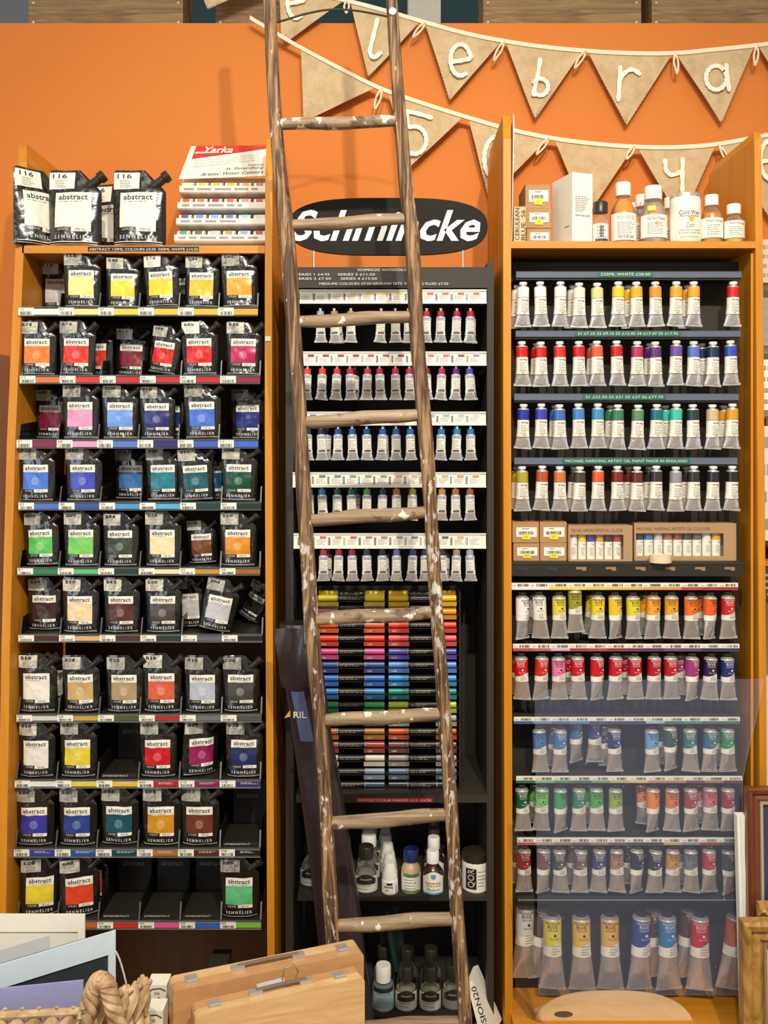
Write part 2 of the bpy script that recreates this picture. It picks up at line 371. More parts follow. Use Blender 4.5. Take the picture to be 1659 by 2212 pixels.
bunting('burlap bunting with painted letters, the upper garland across the orange wall', UP,
    [((400, -105), (580, -35), (448, 20), None),
     ((603, -30), (745, 0), (608, 97), [letter_e(640, 4, 19, 36)]),
     ((757, 5), (908, 46), (795, 167), [[(815, 42), (806, 80), (799, 112), (808, 124), (822, 114)]]),
     ((918, 50), (1084, 88), (972, 217), [letter_e(995, 130, 22, 34)]),
     ((1092, 91), (1258, 110), (1156, 258), [[(1167, 128), (1160, 170), (1152, 203)], [(1153, 204)]+arc(1167, 188, 17, 18, 240, 500, 8)]),
     ((1270, 112), (1452, 117), (1353, 272), [[(1340, 145), (1338, 180), (1336, 215)], [(1338, 175), (1350, 157), (1366, 150), (1381, 159)]]),
     ((1460, 116), (1630, 99), (1558, 265), [arc(1547, 168, 22, 26, 40, 390, 12), [(1569, 140), (1571, 165), (1575, 193)]]),
     ((1637, 98), (1800, 80), (1730, 250), [[(1700, 120), (1698, 190)]])],
    [(750, 5, -2, 26), (918, 52, -26, 32), (1088, 92, -22, 42), (1264, 112, -24, 38), (1456, 118, 4, 44), (1632, 102, -4, 42)], .335)
LO = [(540, 38), (600, 74), (650, 103), (735, 148), (820, 190), (910, 222), (1005, 252), (1100, 279), (1190, 298), (1280, 310), (1372, 317), (1460, 318), (1550, 311), (1659, 291), (1800, 262)]
bunting('burlap bunting with painted digits, the lower garland passing behind the cabinets', LO,
    [((650, 104), (814, 188), (656, 262), None),
     ((838, 200), (1000, 253), (884, 362), [[(876, 240), (905, 246), (931, 254)], [(879, 242), (880, 262), (884, 274)]+arc(895, 303, 26, 30, 100, -110, 8)]),
     ((1012, 256), (1186, 297), (1056, 430), [arc(1076, 342, 30, 48, 90, 450, 16)]),
     ((1197, 300), (1368, 318), (1268, 468), None),
     ((1377, 318), (1546, 312), (1472, 482), [[(1437, 346), (1439, 368), (1452, 378), (1474, 370)], [(1475, 343), (1474, 378), (1474, 412)]]),
     ((1556, 311), (1735, 276), (1664, 470), [letter_e(1668, 345, 26, 44)])],
    [(824, 194, -14, 44), (1184, 300, -26, 36), (1368, 318, -16, 28), (1550, 314, 26, 48)], .325)
# ================================================================ cabinets
def panel(parent, pts, th, ydepth, mat, nm='side_panel'):
    """side panel: pts = [(px, py, Y of front edge)] along its front left edge, th = board thickness"""
    b = MB(); rings = []
    for px, py, Y in pts:
        x = fx(px, Y); z = max(0, fz(py, Y)); rings.append([(x, Y, z), (x+th, Y, z), (x+th, ydepth, z), (x, ydepth, z)])
    b.loft(rings[::-1], mat); return b.build(nm, parent)
cl = thing('shelf_cabinet', 'honey wood shelf cabinet on the left holding trays of paint pouches', 'cabinet', (0, 0, 0))
def botpx(y): return 2212+(0)
panel(cl, [(40, 310, .10), (40, 330, .05), (40, 350, .01), (38, 420, 0), (30, 620, 0), (15, 950, -.01), (3, 1400, -.03), (-6, 2000, -.04), (-14, 2800, -.04)], .018, .30, M['honey'])
panel(cl, [(576, 300, .08), (575, 330, .03), (573, 380, 0), (572, 620, 0), (572, 950, 0), (574, 1400, -.01), (577, 2000, -.03), (580, 2800, -.04)], .0155, .30, M['honey'])
b = MB(); b.box(fx(48), fx(573), 0, .30, fz(547), fz(530), M['honey_x']); b.build('top_shelf', cl)
b = MB(); b.box(fx(38), fx(578), .30, .31, 0, fz(540), M['interior']); b.build('back_panel', cl)
b = MB(); b.rect(fx(190), fx(430), fz(543), fz(533), M['black_tape'], -.0008); b.text('ABSTRACT 120ML COLOURS £4.50  500ML WHITE £14.50', fx(193), fz(541.5), fx(428)-fx(193), .0055, M['foilprint'], -.0012)
b.build('embossed_tape', cl)
for px, py in ((30, 731), (577, 731)):
    b = MB(); b.box(fx(px-4), fx(px+8), -.003, 0, fz(py+6), fz(py-4), M['whitep']); b.build('shelf_clip', cl)
cr_ = thing('shelf_cabinet', 'honey wood shelf cabinet on the right holding racks of oil paint tubes', 'cabinet', (0, 0, 0))
panel(cr_, [(1086, 250, .05), (1087, 300, 0), (1087, 900, 0), (1089, 1500, 0), (1092, 2800, 0)], .017, .30, M['honey'])
panel(cr_, [(1628, 286, .06), (1629, 300, .02), (1632, 520, 0), (1636, 1000, 0), (1640, 1500, 0), (1644, 2800, 0)], .0155, .30, M['honey'])
b = MB(); b.box(fx(1104), fx(1632), 0, .30, fz(536), fz(521), M['honey_x']); b.build('top_shelf', cr_)
b = MB(); b.box(fx(1104), fx(1634), .30, .31, 0, fz(530), M['interior']); b.build('back_panel', cr_)
b = MB(); b.box(fx(1622, .012), fx(1632), .012, .016, fz(2800), fz(545), M['honey']); b.build('inner_lath', cr_)
# sliver of the neighbouring shelving at the right edge
ns = thing('shelf_unit', 'white shelving cut off by the right edge of the photo', 'shelf', (0, 0, 0))
b = MB()
for py in (607, 745, 885, 1170, 1218, 1300): b.box(fx(1662), 1.3, .05, .3, fz(py+12), fz(py), M['honey_x'] if py > 1150 else M['card'])
b.build('shelf', ns); b = MB(); b.box(fx(1655, .3), 1.3, .3, .31, 0, fz(480), M['card']); b.build('back_panel', ns)
for i, (y0, y1, c, nm) in enumerate(((513, 605, (206, 188, 160), 'tan'), (630, 743, (70, 66, 62), 'dark grey'), (770, 883, (230, 228, 216), 'white'), (920, 1168, (222, 220, 210), 'cream'), (1235, 1298, (60, 40, 50), 'dark purple'), (1318, 1430, (236, 176, 24), 'yellow'))):
    pass
for i, (y0, y1, c, nm) in enumerate(((513, 607, (206, 188, 160), 'tan'), (640, 745, (150, 146, 140), 'grey'), (775, 885, (230, 228, 216), 'white'), (920, 1170, (214, 212, 204), 'pale grey'), (1232, 1300, (70, 50, 60), 'dark purple'))):
    b = MB(); b.box(fx(1652), fx(1740), .02, .1, fz(y1), fz(y0), cm(c, .5))
    b.micro(fx(1655), fx(1735), fz(y1-6), fz(y0+6), 4, M['greytext'], .0195); b.build('carton', tag=(nm+' printed carton at the right photo edge beside the right cabinet', 'box', 'cartons at the right edge'))
# ---------------------------------------------------------------- acrylic trays in the left cabinet
ROWS = [(665, 683, 42, 558), (812, 829, 45, 563), (950, 968, 38, 559), (1085, 1101, 42, 565), (1226, 1241, 40, 563), (1370, 1385, 42, 568), (1542, 1557, 38, 566), (1683, 1699, 34, 564), (1831, 1848, 32, 563), (1987, 2003, 36, 565)]
STR = [['116', '567', '545', '574', '541', '543'], ['615', '674', '613', '606', '686', '635'], ['671', '658', '921', '917', '303', '314'], ['323', '385', '320', '341', '896', '809'],
       ['811', '871', '214', '136', '252', '208'], ['211', '250', '202', '205', '701', '759'], ['020', '028', '022', '036', '029', '070'], ['116B', '545B', '574B', '686B', '671B', '917B'],
       ['314B', '385B', '896B', '252B', '211B', '759B'], ['502', '603', '604', '654', '304', '895']]
SCOL = [[(236, 232, 220), (226, 212, 130), (222, 196, 60), (222, 184, 50), (222, 176, 50), (222, 160, 40)], [(220, 110, 40), (206, 50, 30), (196, 30, 28), (190, 34, 34), (186, 30, 36), (140, 26, 60)],
        [(130, 20, 60), (226, 150, 190), (80, 120, 200), (50, 40, 120), (60, 90, 190), (60, 100, 200)], [(70, 110, 200), (50, 80, 170), (70, 150, 210), (80, 170, 220), (20, 60, 64), (16, 50, 44)],
        [(30, 130, 80), (90, 190, 110), (20, 60, 54), (228, 216, 170), (196, 140, 50), (160, 96, 40)], [(70, 32, 28), (216, 172, 120), (80, 40, 40), (36, 54, 50), (96, 100, 120), (30, 28, 28)],
        [(206, 206, 200), (196, 160, 50), (80, 84, 44), (180, 40, 34), (110, 110, 110), (80, 78, 72)], [(230, 228, 220), (226, 204, 40), (226, 186, 30), (190, 26, 34), (140, 30, 80), (60, 40, 110)],
        [(50, 60, 150), (40, 80, 160), (20, 70, 76), (180, 110, 36), (90, 40, 30), (36, 34, 34)], [(196, 170, 60), (200, 90, 30), (206, 44, 28), (226, 90, 150), (50, 100, 190), (120, 190, 60)]]
EMPTY = {(7, 2), (8, 5), (9, 2), (9, 3), (9, 4)}
TRAYZ = []; RN = ['top', 'second', 'third', 'fourth', 'fifth', 'sixth', 'seventh', 'eighth', 'ninth', 'bottom']
for r, (y0, y1, x0, x1) in enumerate(ROWS):
    zt = fz(y0); zb = fz(y1); X0 = fx(x0); X1 = fx(x1); TRAYZ.append(zt)
    t = thing('display_tray', 'black divided display tray with price strip, %s of ten in the left cabinet' % RN[r], 'tray', (X0, 0, zb), 'display trays in the left cabinet')
    W = X1-X0; H = zt-zb; bw = W/6
    b = MB(); b.box(.0, W, .002, .24, H-.004, H, M['black']); b.box(0, W, .236, .24, H, H+.05, M['black']); b.build('tray_floor', t)
    b = MB(); b.box(0, W, -.006, 0, 0, H+.001, M['black']); b.box(0, W, -.0075, -.006, H-.002, H+.002, M['glass']); b.box(0, W, -.0075, -.006, -.001, .002, M['glass'])
    ps = b.build('price_strip', t)
    for k in range(6):
        b = MB(); xk = k*bw
        b.rect(xk+.034, xk+bw, .0025, H-.003, cm(SCOL[r][k], .4), -.0064); 
        if r in (7, 8): b.micro(xk+.045, xk+bw-.004, H-.009, H-.004, 2, M['foilprint'], -.0068)
        b.rect(xk, xk+.034, .001, H-.0005, M['white'], -.0066)
        b.text(STR[r][k], xk+.003, H-.0065, None, .0048, M['ink'], -.007); b.bars(xk+.005, xk+.030, .002, H-.0085, M['ink'], -.007, 11)
        b.build('price_label', ps)
    for k in range(7):
        b = MB(); xk = min(max(k*bw, .002), W-.002)
        b.hexa([(xk-.0012, .001, H), (xk+.0012, .001, H), (xk+.0012, .012, H+.034), (xk-.0012, .012, H+.034)],
               [(xk-.0012, .22, H), (xk+.0012, .22, H), (xk+.0012, .20, H+.05), (xk-.0012, .20, H+.05)], M['divider']); 
        b.tube([(xk, 0, H), (xk, .011, H+.034)], .0014, M['glass'], 6); b.build('divider', t)
    for k in range(6):
        if (r, k) in EMPTY:
            b = MB(); b.box(k*bw+.008, (k+1)*bw-.006, .13, .132, H, H+.10, cm((42, 42, 44), .4))
            b.text('abstract', k*bw+.016, H+.058, .050, .011, cm((150, 150, 150), .5), .1295); b.build('backing_card', t)
            b = MB(); b.rect(k*bw+.006, (k+1)*bw-.006, H+.001, H+.010, M['black'], .006); b.text('#THISISABSTRACT', k*bw+.010, H+.003, .055, .0042, M['foilprint'], .0055); b.build('front_lip', t)
# ---------------------------------------------------------------- foil paint pouches
def pouch_fns(W, H, sd):
    k = W/.08
    def xr(z):
        s = z/H; return W/2 if s < .72 else W/2-(s-.72)/.28*.40*W
    def xl(z): return -W/2+(.0 if z < H*.97 else (z-H*.97)*1.2)
    def surf(x, z, side=-1):
        s = min(max(z/H, 0), 1); a, c = xl(z), xr(z); m = min(max((x-a)/(c-a), 0), 1)*2-1
        lat = max(0, 1-abs(m)**2.6)**.65
        th = .0165*k*(1-s)**.75*min(1, s/.05*.6+.4)+.0006
        n = noise.noise(Vector((x*42/k+sd*5, side*3+sd, z*30/k)))*.0036*k+noise.noise(Vector((x*110/k+sd, side*7, z*90/k)))*.0013*k
        return side*(th*lat+.0004)+side*n*lat
    return xl, xr, surf
def make_pouch(sd, W=.08, H=.124, big=False):
    k = W/.08; xl, xr, surf = pouch_fns(W, H, sd)
    t = thing('paint_pouch', 'x', 'pouch')
    b = MB(); nu, nv = 26, 36
    for side in (-1, 1):
        def fn(u, v, side=side):
            z = v*H; x = xl(z)+(xr(z)-xl(z))*(u if side < 0 else 1-u); return (x, surf(x, z, side), z)
        b.grid(fn, nu, nv, M['foil'])
    b.grid(lambda u, v: (xl(0)+(xr(0)-xl(0))*u, surf(xl(0)+(xr(0)-xl(0))*u, 0, 1)*(1-v)+surf(xl(0)+(xr(0)-xl(0))*u, 0, -1)*v, 0), nu, 1, M['foil'])
    b.build('pouch_body', t, True)
    f1 = lambda e: (lambda x, z: surf(x, z)-e)
    c0 = cm((1, 2, 3), .4)
    b = MB(); lx0, lx1 = -.028*k, .027*k
    for nm in range(6): b.mi([M['card'], c0, M['black'], M['ink'], M['foilprint'], cm((3, 2, 1), .4)][nm])
    b.rect(lx0, lx1, .0665*k, .083*k, M['card'], f1(.0006), 14, 5); b.rect(lx0, lx1, .029*k, .0665*k, c0, f1(.0006), 14, 10)
    b.rect(lx0, lx0+.026*k, .0225*k, .029*k, M['black'], f1(.0006), 6, 2); b.rect(lx0+.026*k, lx1, .0225*k, .029*k, M['card'], f1(.0006), 6, 2)
    b.text('abstract', lx0+.005*k, .0715*k, .045*k, .0085*k, M['ink'], f1(.0011), off=.012); b.micro(lx0+.006*k, lx1-.003*k, .0675*k, .0700*k, 1, M['greytext'], f1(.001))
    b.text('16.8 FL/OZ' if big else '4 FL/OZ', lx0+.005*k, .0240*k, .017*k, .0036*k, M['foilprint'], f1(.0011))
    b.text('500 mL' if big else '120 mL', lx0+.032*k, .0240*k, .016*k, .0040*k, M['ink'], f1(.0011))
    b.text('S E N N E L I E R', lx0+.001*k, .0110*k, .053*k, .0058*k, M['foilprint'], f1(.0008), off=.015)
    if not big:
        cx, cz, n = (lx0+lx1)/2, .047*k, 14
        for q in range(n):
            a0, a1 = 2*pi*q/n, 2*pi*(q+1)/n
            for ra, rb in ((0, .0045), (.0045, .009)):
                pts = [(cx+ra*k*cos(a0), cz+ra*k*sin(a0)), (cx+rb*k*cos(a0), cz+rb*k*sin(a0)), (cx+rb*k*cos(a1), cz+rb*k*sin(a1)), (cx+ra*k*cos(a1), cz+ra*k*sin(a1))]
                b.add([(x, f1(.0009)(x, z), z) for x, z in pts], [(0, 1, 2, 3)], b.ms[5])
    for zz in (.0028, .0058):
        b.rect(-W/2+.003*k, W/2-.004*k, zz*k, (zz+.0013)*k, M['foilprint'], f1(.0008), 16, 1)
    b.build('front_label', t, True)
    b = MB(); p = Vector((W*.40, 0, H*.86)); d = Vector((.78, 0, .62))
    b.tube([p-d*.014*k, p, p+d*.006*k], [.0072*k, .0068*k, .0068*k], M['black'], 12)
    b.tube([p+d*.006*k, p+d*.007*k, p+d*.015*k, p+d*.016*k], [.0085*k, .0092*k, .009*k, .0075*k], M['black'], 12); b.build('spout_cap', t, True)
    return t
PV = [make_pouch(s) for s in (1, 2, 3, 4)]; PVused = set()
TAGM = {}
def tag_mesh(num, sd, W, H, parent, big=False):
    k = W/.08; _, _, surf = pouch_fns(W, H, sd); b = MB(); S = lambda e: (lambda x, z: surf(x, z)-e)
    x0, z0 = -W/2+.001*k, H-.030*k
    b.rect(x0, x0+.040*k, z0, z0+.026*k, M['card'], S(.0012), 8, 6)
    b.text(num, x0+.006*k, z0+.0165*k, .022*k, .0072*k, M['ink'], S(.0017), off=.012)
    b.micro(x0+.010*k, x0+.030*k, z0+.002*k, z0+.015*k, 5, M['greytext'], S(.0016))
    b.build('number_tag', parent, True)
def place_pouch(num, px, row, col, colname, Y=.03, tilt=0.0, yaw=0.0, pos='', lab=None, ring=True, sc=1.0):
    i = (int(px)*7+row*3) % 4; proto = PV[i]
    t = clone(proto) if i in PVused else proto; PVused.add(i)
    Y = Y-.010 if Y < .05 else Y
    t.location = (fx(px, Y), Y, TRAYZ[row]+.0005+abs(sin(R(tilt)))*.038*sc); t.rotation_euler = (R(4), R(tilt), R(yaw)); t.scale = (sc, 1, sc)
    tagit(t, lab or 'black foil pouch of %s paint tagged %s, %s tray of left cabinet' % (colname, num, RN[row]), 'pouch', 'paint pouches in the left cabinet')
    if ring: rc = tuple(int(c+(230-c)*.30) for c in col)
    else: rc = col
    for ch in t.children:
        if ch.name.startswith('front_label'): recolour(ch, {1: cm(col, .32), 5: cm(rc, .4)})
    tag_mesh(num, (1, 2, 3, 4)[i], .08, .124, t)
PD = [ # row, number, px, colour, name, Y, tilt, yaw, ring, scale
 (0, '116', 128, (200, 190, 188), 'pale grey', .13, 0, 8, 0, 1), (0, '567', 180, (236, 222, 140), 'pale yellow', .03, 0, 0, 0, 1), (0, '545', 268, (230, 206, 60), 'lemon yellow', .035, 0, 5, 0, .92), (0, '574', 353, (232, 200, 50), 'golden yellow', .03, -2, -4, 0, .95), (0, '541', 437, (226, 184, 50), 'deep yellow', .035, 1, 0, 0, .94), (0, '543', 520, (228, 158, 46), 'orange yellow', .03, -1, 0, 0, .98),
 (1, '615', 84, (226, 118, 36), 'orange', .03, 0, 4, 1, .98), (1, '674', 168, (214, 46, 30), 'vermilion', .03, 1, 0, 1, .98), (1, '613', 285, (120, 26, 38), 'deep red', .10, 2, 0, 0, .92), (1, '606', 352, (206, 34, 26), 'bright red', .04, 9, -12, 1, .86), (1, '686', 434, (206, 28, 26), 'primary red', .03, -1, 0, 1, .98), (1, '635', 527, (176, 34, 84), 'crimson pink', .035, 1, 0, 1, .98),
 (2, '671', 113, (112, 24, 56), 'maroon', .10, 1, -6, 0, .93), (2, '658', 177, (222, 150, 190), 'pink', .03, 0, 0, 0, .99), (2, '921', 262, (110, 150, 220), 'light blue', .035, 0, 6, 0, .98), (2, '917', 342, (44, 44, 110), 'dark violet', .035, 0, 0, 1, .96), (2, '303', 440, (62, 106, 200), 'cobalt blue', .03, -1, 0, 1, .99), (2, '314', 537, (34, 44, 124), 'royal blue', .08, 0, 0, 0, .94),
 (3, '323', 82, (70, 116, 208), 'sky blue', .03, 0, 0, 1, .98), (3, '385', 183, (60, 74, 176), 'ultramarine', .03, 0, 0, 1, .98), (3, '320', 286, (50, 104, 160), 'steel blue', .09, 0, 0, 0, .94), (3, '341', 356, (34, 120, 140), 'teal blue', .045, -1, 0, 0, .96), (3, '896', 427, (20, 84, 96), 'dark teal', .03, -3, 4, 1, .94), (3, '809', 517, (16, 72, 52), 'dark green', .03, 1, 0, 1, .98),
 (4, '811', 95, (90, 190, 90), 'grass green', .035, -2, -4, 1, .96), (4, '871', 179, (120, 200, 96), 'light green', .03, 0, 0, 0, .98), (4, '214', 263, (60, 70, 60), 'dark grey green', .03, 0, 0, 1, .96), (4, '136', 354, (234, 214, 166), 'cream', .03, 0, 0, 0, .98), (4, '252', 440, (112, 62, 30), 'brown', .06, -3, 0, 0, .80), (4, '208', 516, (214, 136, 34), 'ochre orange', .03, 0, 0, 1, .98),
 (5, '211', 100, (62, 36, 32), 'very dark brown', .05, 0, 0, 0, .94), (5, '250', 177, (230, 208, 160), 'sand', .03, 0, 0, 0, .98), (5, '202', 265, (84, 44, 42), 'reddish brown', .03, 0, 0, 1, .98), (5, '205', 355, (76, 70, 66), 'grey brown', .03, 0, 0, 1, .98), (5, '701', 414, (190, 188, 186), 'light grey', .07, -4, -8, 0, .92), (5, '701', 464, (186, 186, 188), 'silver grey', .02, 12, 4, 0, .92), (5, '759', 538, (34, 34, 36), 'black', .12, 28, -20, 0, .74),
 (6, '116', 84, (232, 228, 214), 'white', .03, 0, 0, 0, 1.04), (6, '028', 179, (198, 164, 104), 'gold', .03, -1, 0, 1, 1.0), (6, '022', 272, (170, 144, 104), 'khaki bronze', .03, 0, 0, 1, 1.0), (6, '036', 352, (212, 92, 62), 'coral red', .03, 0, 0, 1, 1.04), (6, '029', 440, (176, 182, 192), 'silver', .03, 0, 0, 1, 1.0), (6, '070', 522, (72, 70, 64), 'dark pewter', .03, 0, 0, 1, 1.0),
 (7, '116', 83, (228, 222, 208), 'off-white', .03, 0, 0, 0, .98), (7, '545', 172, (226, 202, 56), 'yellow', .03, 0, 0, 1, 1.0), (7, '686', 344, (196, 28, 36), 'scarlet', .03, 0, 0, 1, 1.0), (7, '671', 430, (146, 30, 84), 'magenta', .04, 2, 28, 1, .98), (7, '917', 529, (36, 46, 90), 'navy', .03, 0, 0, 1, 1.0),
 (8, '314', 79, (56, 56, 160), 'violet blue', .03, 0, 0, 1, 1.02), (8, '385', 171, (44, 66, 140), 'deep blue', .03, 0, 0, 1, 1.02), (8, '896', 261, (24, 80, 92), 'petrol', .035, 0, 0, 1, 1.02), (8, '252', 351, (206, 144, 36), 'ochre', .03, 0, 0, 1, 1.04), (8, '211', 434, (110, 52, 38), 'russet', .03, 0, 0, 1, 1.04),
 (9, '502', 87, (226, 206, 60), 'bright yellow', .035, 1, 14, 0, 1.04), (9, '603', 174, (218, 70, 38), 'orange red', .035, -1, 14, 0, 1.04), (9, '895', 519, (96, 190, 130), 'mint green', .03, 0, 0, 0, 1.06)]
for (r, num, px, col, nm, Y, ti, ya, ring, sc) in PD:
    place_pouch(num, px, r, col, nm, Y, ti, ya, ring=ring, sc=sc)
# second pouches standing half hidden behind the front ones
for r, px, num, col, nm in ((1, 214, '674', (206, 60, 40), 'red'), (3, 466, '896', (30, 90, 130), 'blue'), (6, 122, '116', (220, 216, 200), 'white'), (9, 205, '603', (214, 70, 50), 'red'), (0, 405, '574', (60, 60, 50), 'yellow'), (2, 372, '917', (44, 44, 100), 'violet')):
    place_pouch(num, px, r, col, nm, .085, 0, -14, sc=.93, lab='black foil pouch half hidden behind the %s %s pouch, %s tray of left cabinet' % (num, nm, RN[r]))
# big white pouches on the top shelf
BW = .115; BH = .170; zt = fz(530)
bigp = make_pouch(6, BW, BH, True); first = True
for px, Y, yaw, lab in ((163, .03, 0, 'large black pouch of white paint, middle one of the three on the left cabinet'), (302, .03, 0, 'large black pouch of white paint with its spout beside the watercolour stand'),
                        (84, .03, 48, 'large black pouch of white paint, turned, at the left end of the top shelf'), (243, .14, -10, 'large black pouch hidden behind the two front white paint pouches')):
    t = bigp if first else clone(bigp); first = False
    t.location = (fx(px, Y), Y, zt+.0005); t.rotation_euler = (0, 0, R(yaw)); tagit(t, lab, 'pouch', 'large paint pouches')
    for ch in t.children:
        if ch.name.startswith('front_label'): recolour(ch, {1: M['card']})
for t in [o for o in list(COL.objects) if o.name.startswith('paint_pouch') and o.get('group') == 'large paint pouches']:
    tag_mesh('116', 6, BW, BH, t, True)
# ---------------------------------------------------------------- watercolour stand on the left cabinet
ws = thing('watercolour_stand', 'white stepped display stand of half-pan watercolours with a red header card', 'display stand', (fx(478), .1, zt))
def wsb(b, nm, sm=False):
    o = b.build(nm, ws, sm); o.location = (-fx(478), -.1, -zt); return o
b = MB(); hc = [P(386, 387, .10), P(575, 380, .10), P(575, 315, .17), P(413, 316, .17)]
bk = [p+Vector((0, .004, 0)) for p in hc]; b.hexa(hc, bk, M['card'])
def onc(u, v, e=.0012):
    p = (hc[0]*(1-u)+hc[1]*u)*(1-v)+(hc[3]*(1-u)+hc[2]*u)*v; return tuple(p+Vector((0, -e, e*.5)))
rd = cm((206, 54, 38), .35); b.add([onc(.07, .60), onc(1, .90), onc(1, 1), onc(.07, 1)], [(0, 1, 2, 3)], rd)
def ctext(s, u0, v0, w_, h_, mat, e, sl=0, sh=.3, off=0):
    v, f, _ = glyphs(s, sh, off); b.add([onc(u0+a*w_, v0+c*h_+sl*a*w_, e) for a, c in v], f, mat)
ctext('Yarka', .20, .76, .37, .20, M['card'], .002, off=.02)
b.add([onc(.08, .75, .002), onc(.4, .76, .002), (onc(.4, .79, .002)), onc(.1, .80, .002)], [(0, 1, 2, 3)], M['card'])
for k, s in enumerate(('Watercolours that are a compromise between', 'Hand poured in the time honoured manner', 'Highest pigment load and permanence')): ctext(s, .12, .50-k*.09, .80, .045, M['greytext'], .002, .22)
ctext('TRANSPARENT', .78, .33, .2, .05, M['ink'], .002); ctext('St. Petersburg', .52, .20, .45, .09, M['ink'], .002, .03); ctext("Artists' Water Colours", .24, .06, .73, .09, M['ink'], .002, .03)
wsb(b, 'header_card')
tiers = [(402, 420, 388, .09), (437, 455, 384, .075), (472, 489, 381, .06), (507, 525, 377, .045)]
b = MB(); sx0, sx1 = fx(380, .1), fx(574, .1)
b.box(sx0, sx1, .05, .18, zt, zt+.008, M['card']); b.box(sx0+.002, sx1-.002, .16, .18, zt, fz(388, .17), M['card']); wsb(b, 'stand_body')
PANC = [[(226, 216, 150), (226, 180, 60), (222, 170, 50), (226, 160, 40), (222, 150, 40), (190, 110, 80)], [(200, 80, 40), (200, 110, 60), (150, 60, 46), (206, 90, 60), (220, 130, 120), (180, 90, 90)],
        [(96, 80, 130), (110, 130, 210), (130, 160, 220), (90, 110, 180), (140, 190, 180), (200, 210, 200)], [(90, 140, 110), (96, 96, 76), (196, 180, 170), (170, 140, 90), (140, 150, 200), (150, 90, 80)]]
for i, (ya, yb, xl_, Y) in enumerate(tiers):
    X0, X1 = fx(xl_, Y), fx(575, Y); b = MB(); za, zb = fz(ya, Y), fz(yb, Y)
    n = 6
    b.loft([[(x, Y, zb+.002), (x, Y-.0035, zb+.005), (x, Y-.002, za), (x, Y+.002, za), (x, Y+.085-.0*i, za-.004), (x, Y+.085, zb)] for x in (X0, X1)], M['card'])
    b.micro(X0+.01, X1-.01, zb+.006, za-.002, 1, M['greytext'], Y-.004)
    wsb(b, 'tier_tray')
    for k in range(6):
        pw = (X1-X0)/6; xk = X0+pw*(k+.5); c = PANC[i][k]
        for q in range(2):
            t = thing('watercolour_pan', 'tiny wrapped watercolour half pan, %s from left in %s row of the stand, %s' % (ordi(k), ['top', 'second', 'third', 'bottom'][i], ['front one', 'rear one'][q]), 'paint pan', (xk, Y+.014+q*.016, za-.0035+q*.0045), 'watercolour half pans')
            b = MB(); b.box(-.0125, .0125, -.0065, .0065, 0, .0125, M['card']); b.build('wrapper', t)
            b = MB(); b.box(-.0070, .0085, -.0071, .0069, .0045, .0131, cm(c, .5)); b.build('colour_band', t)
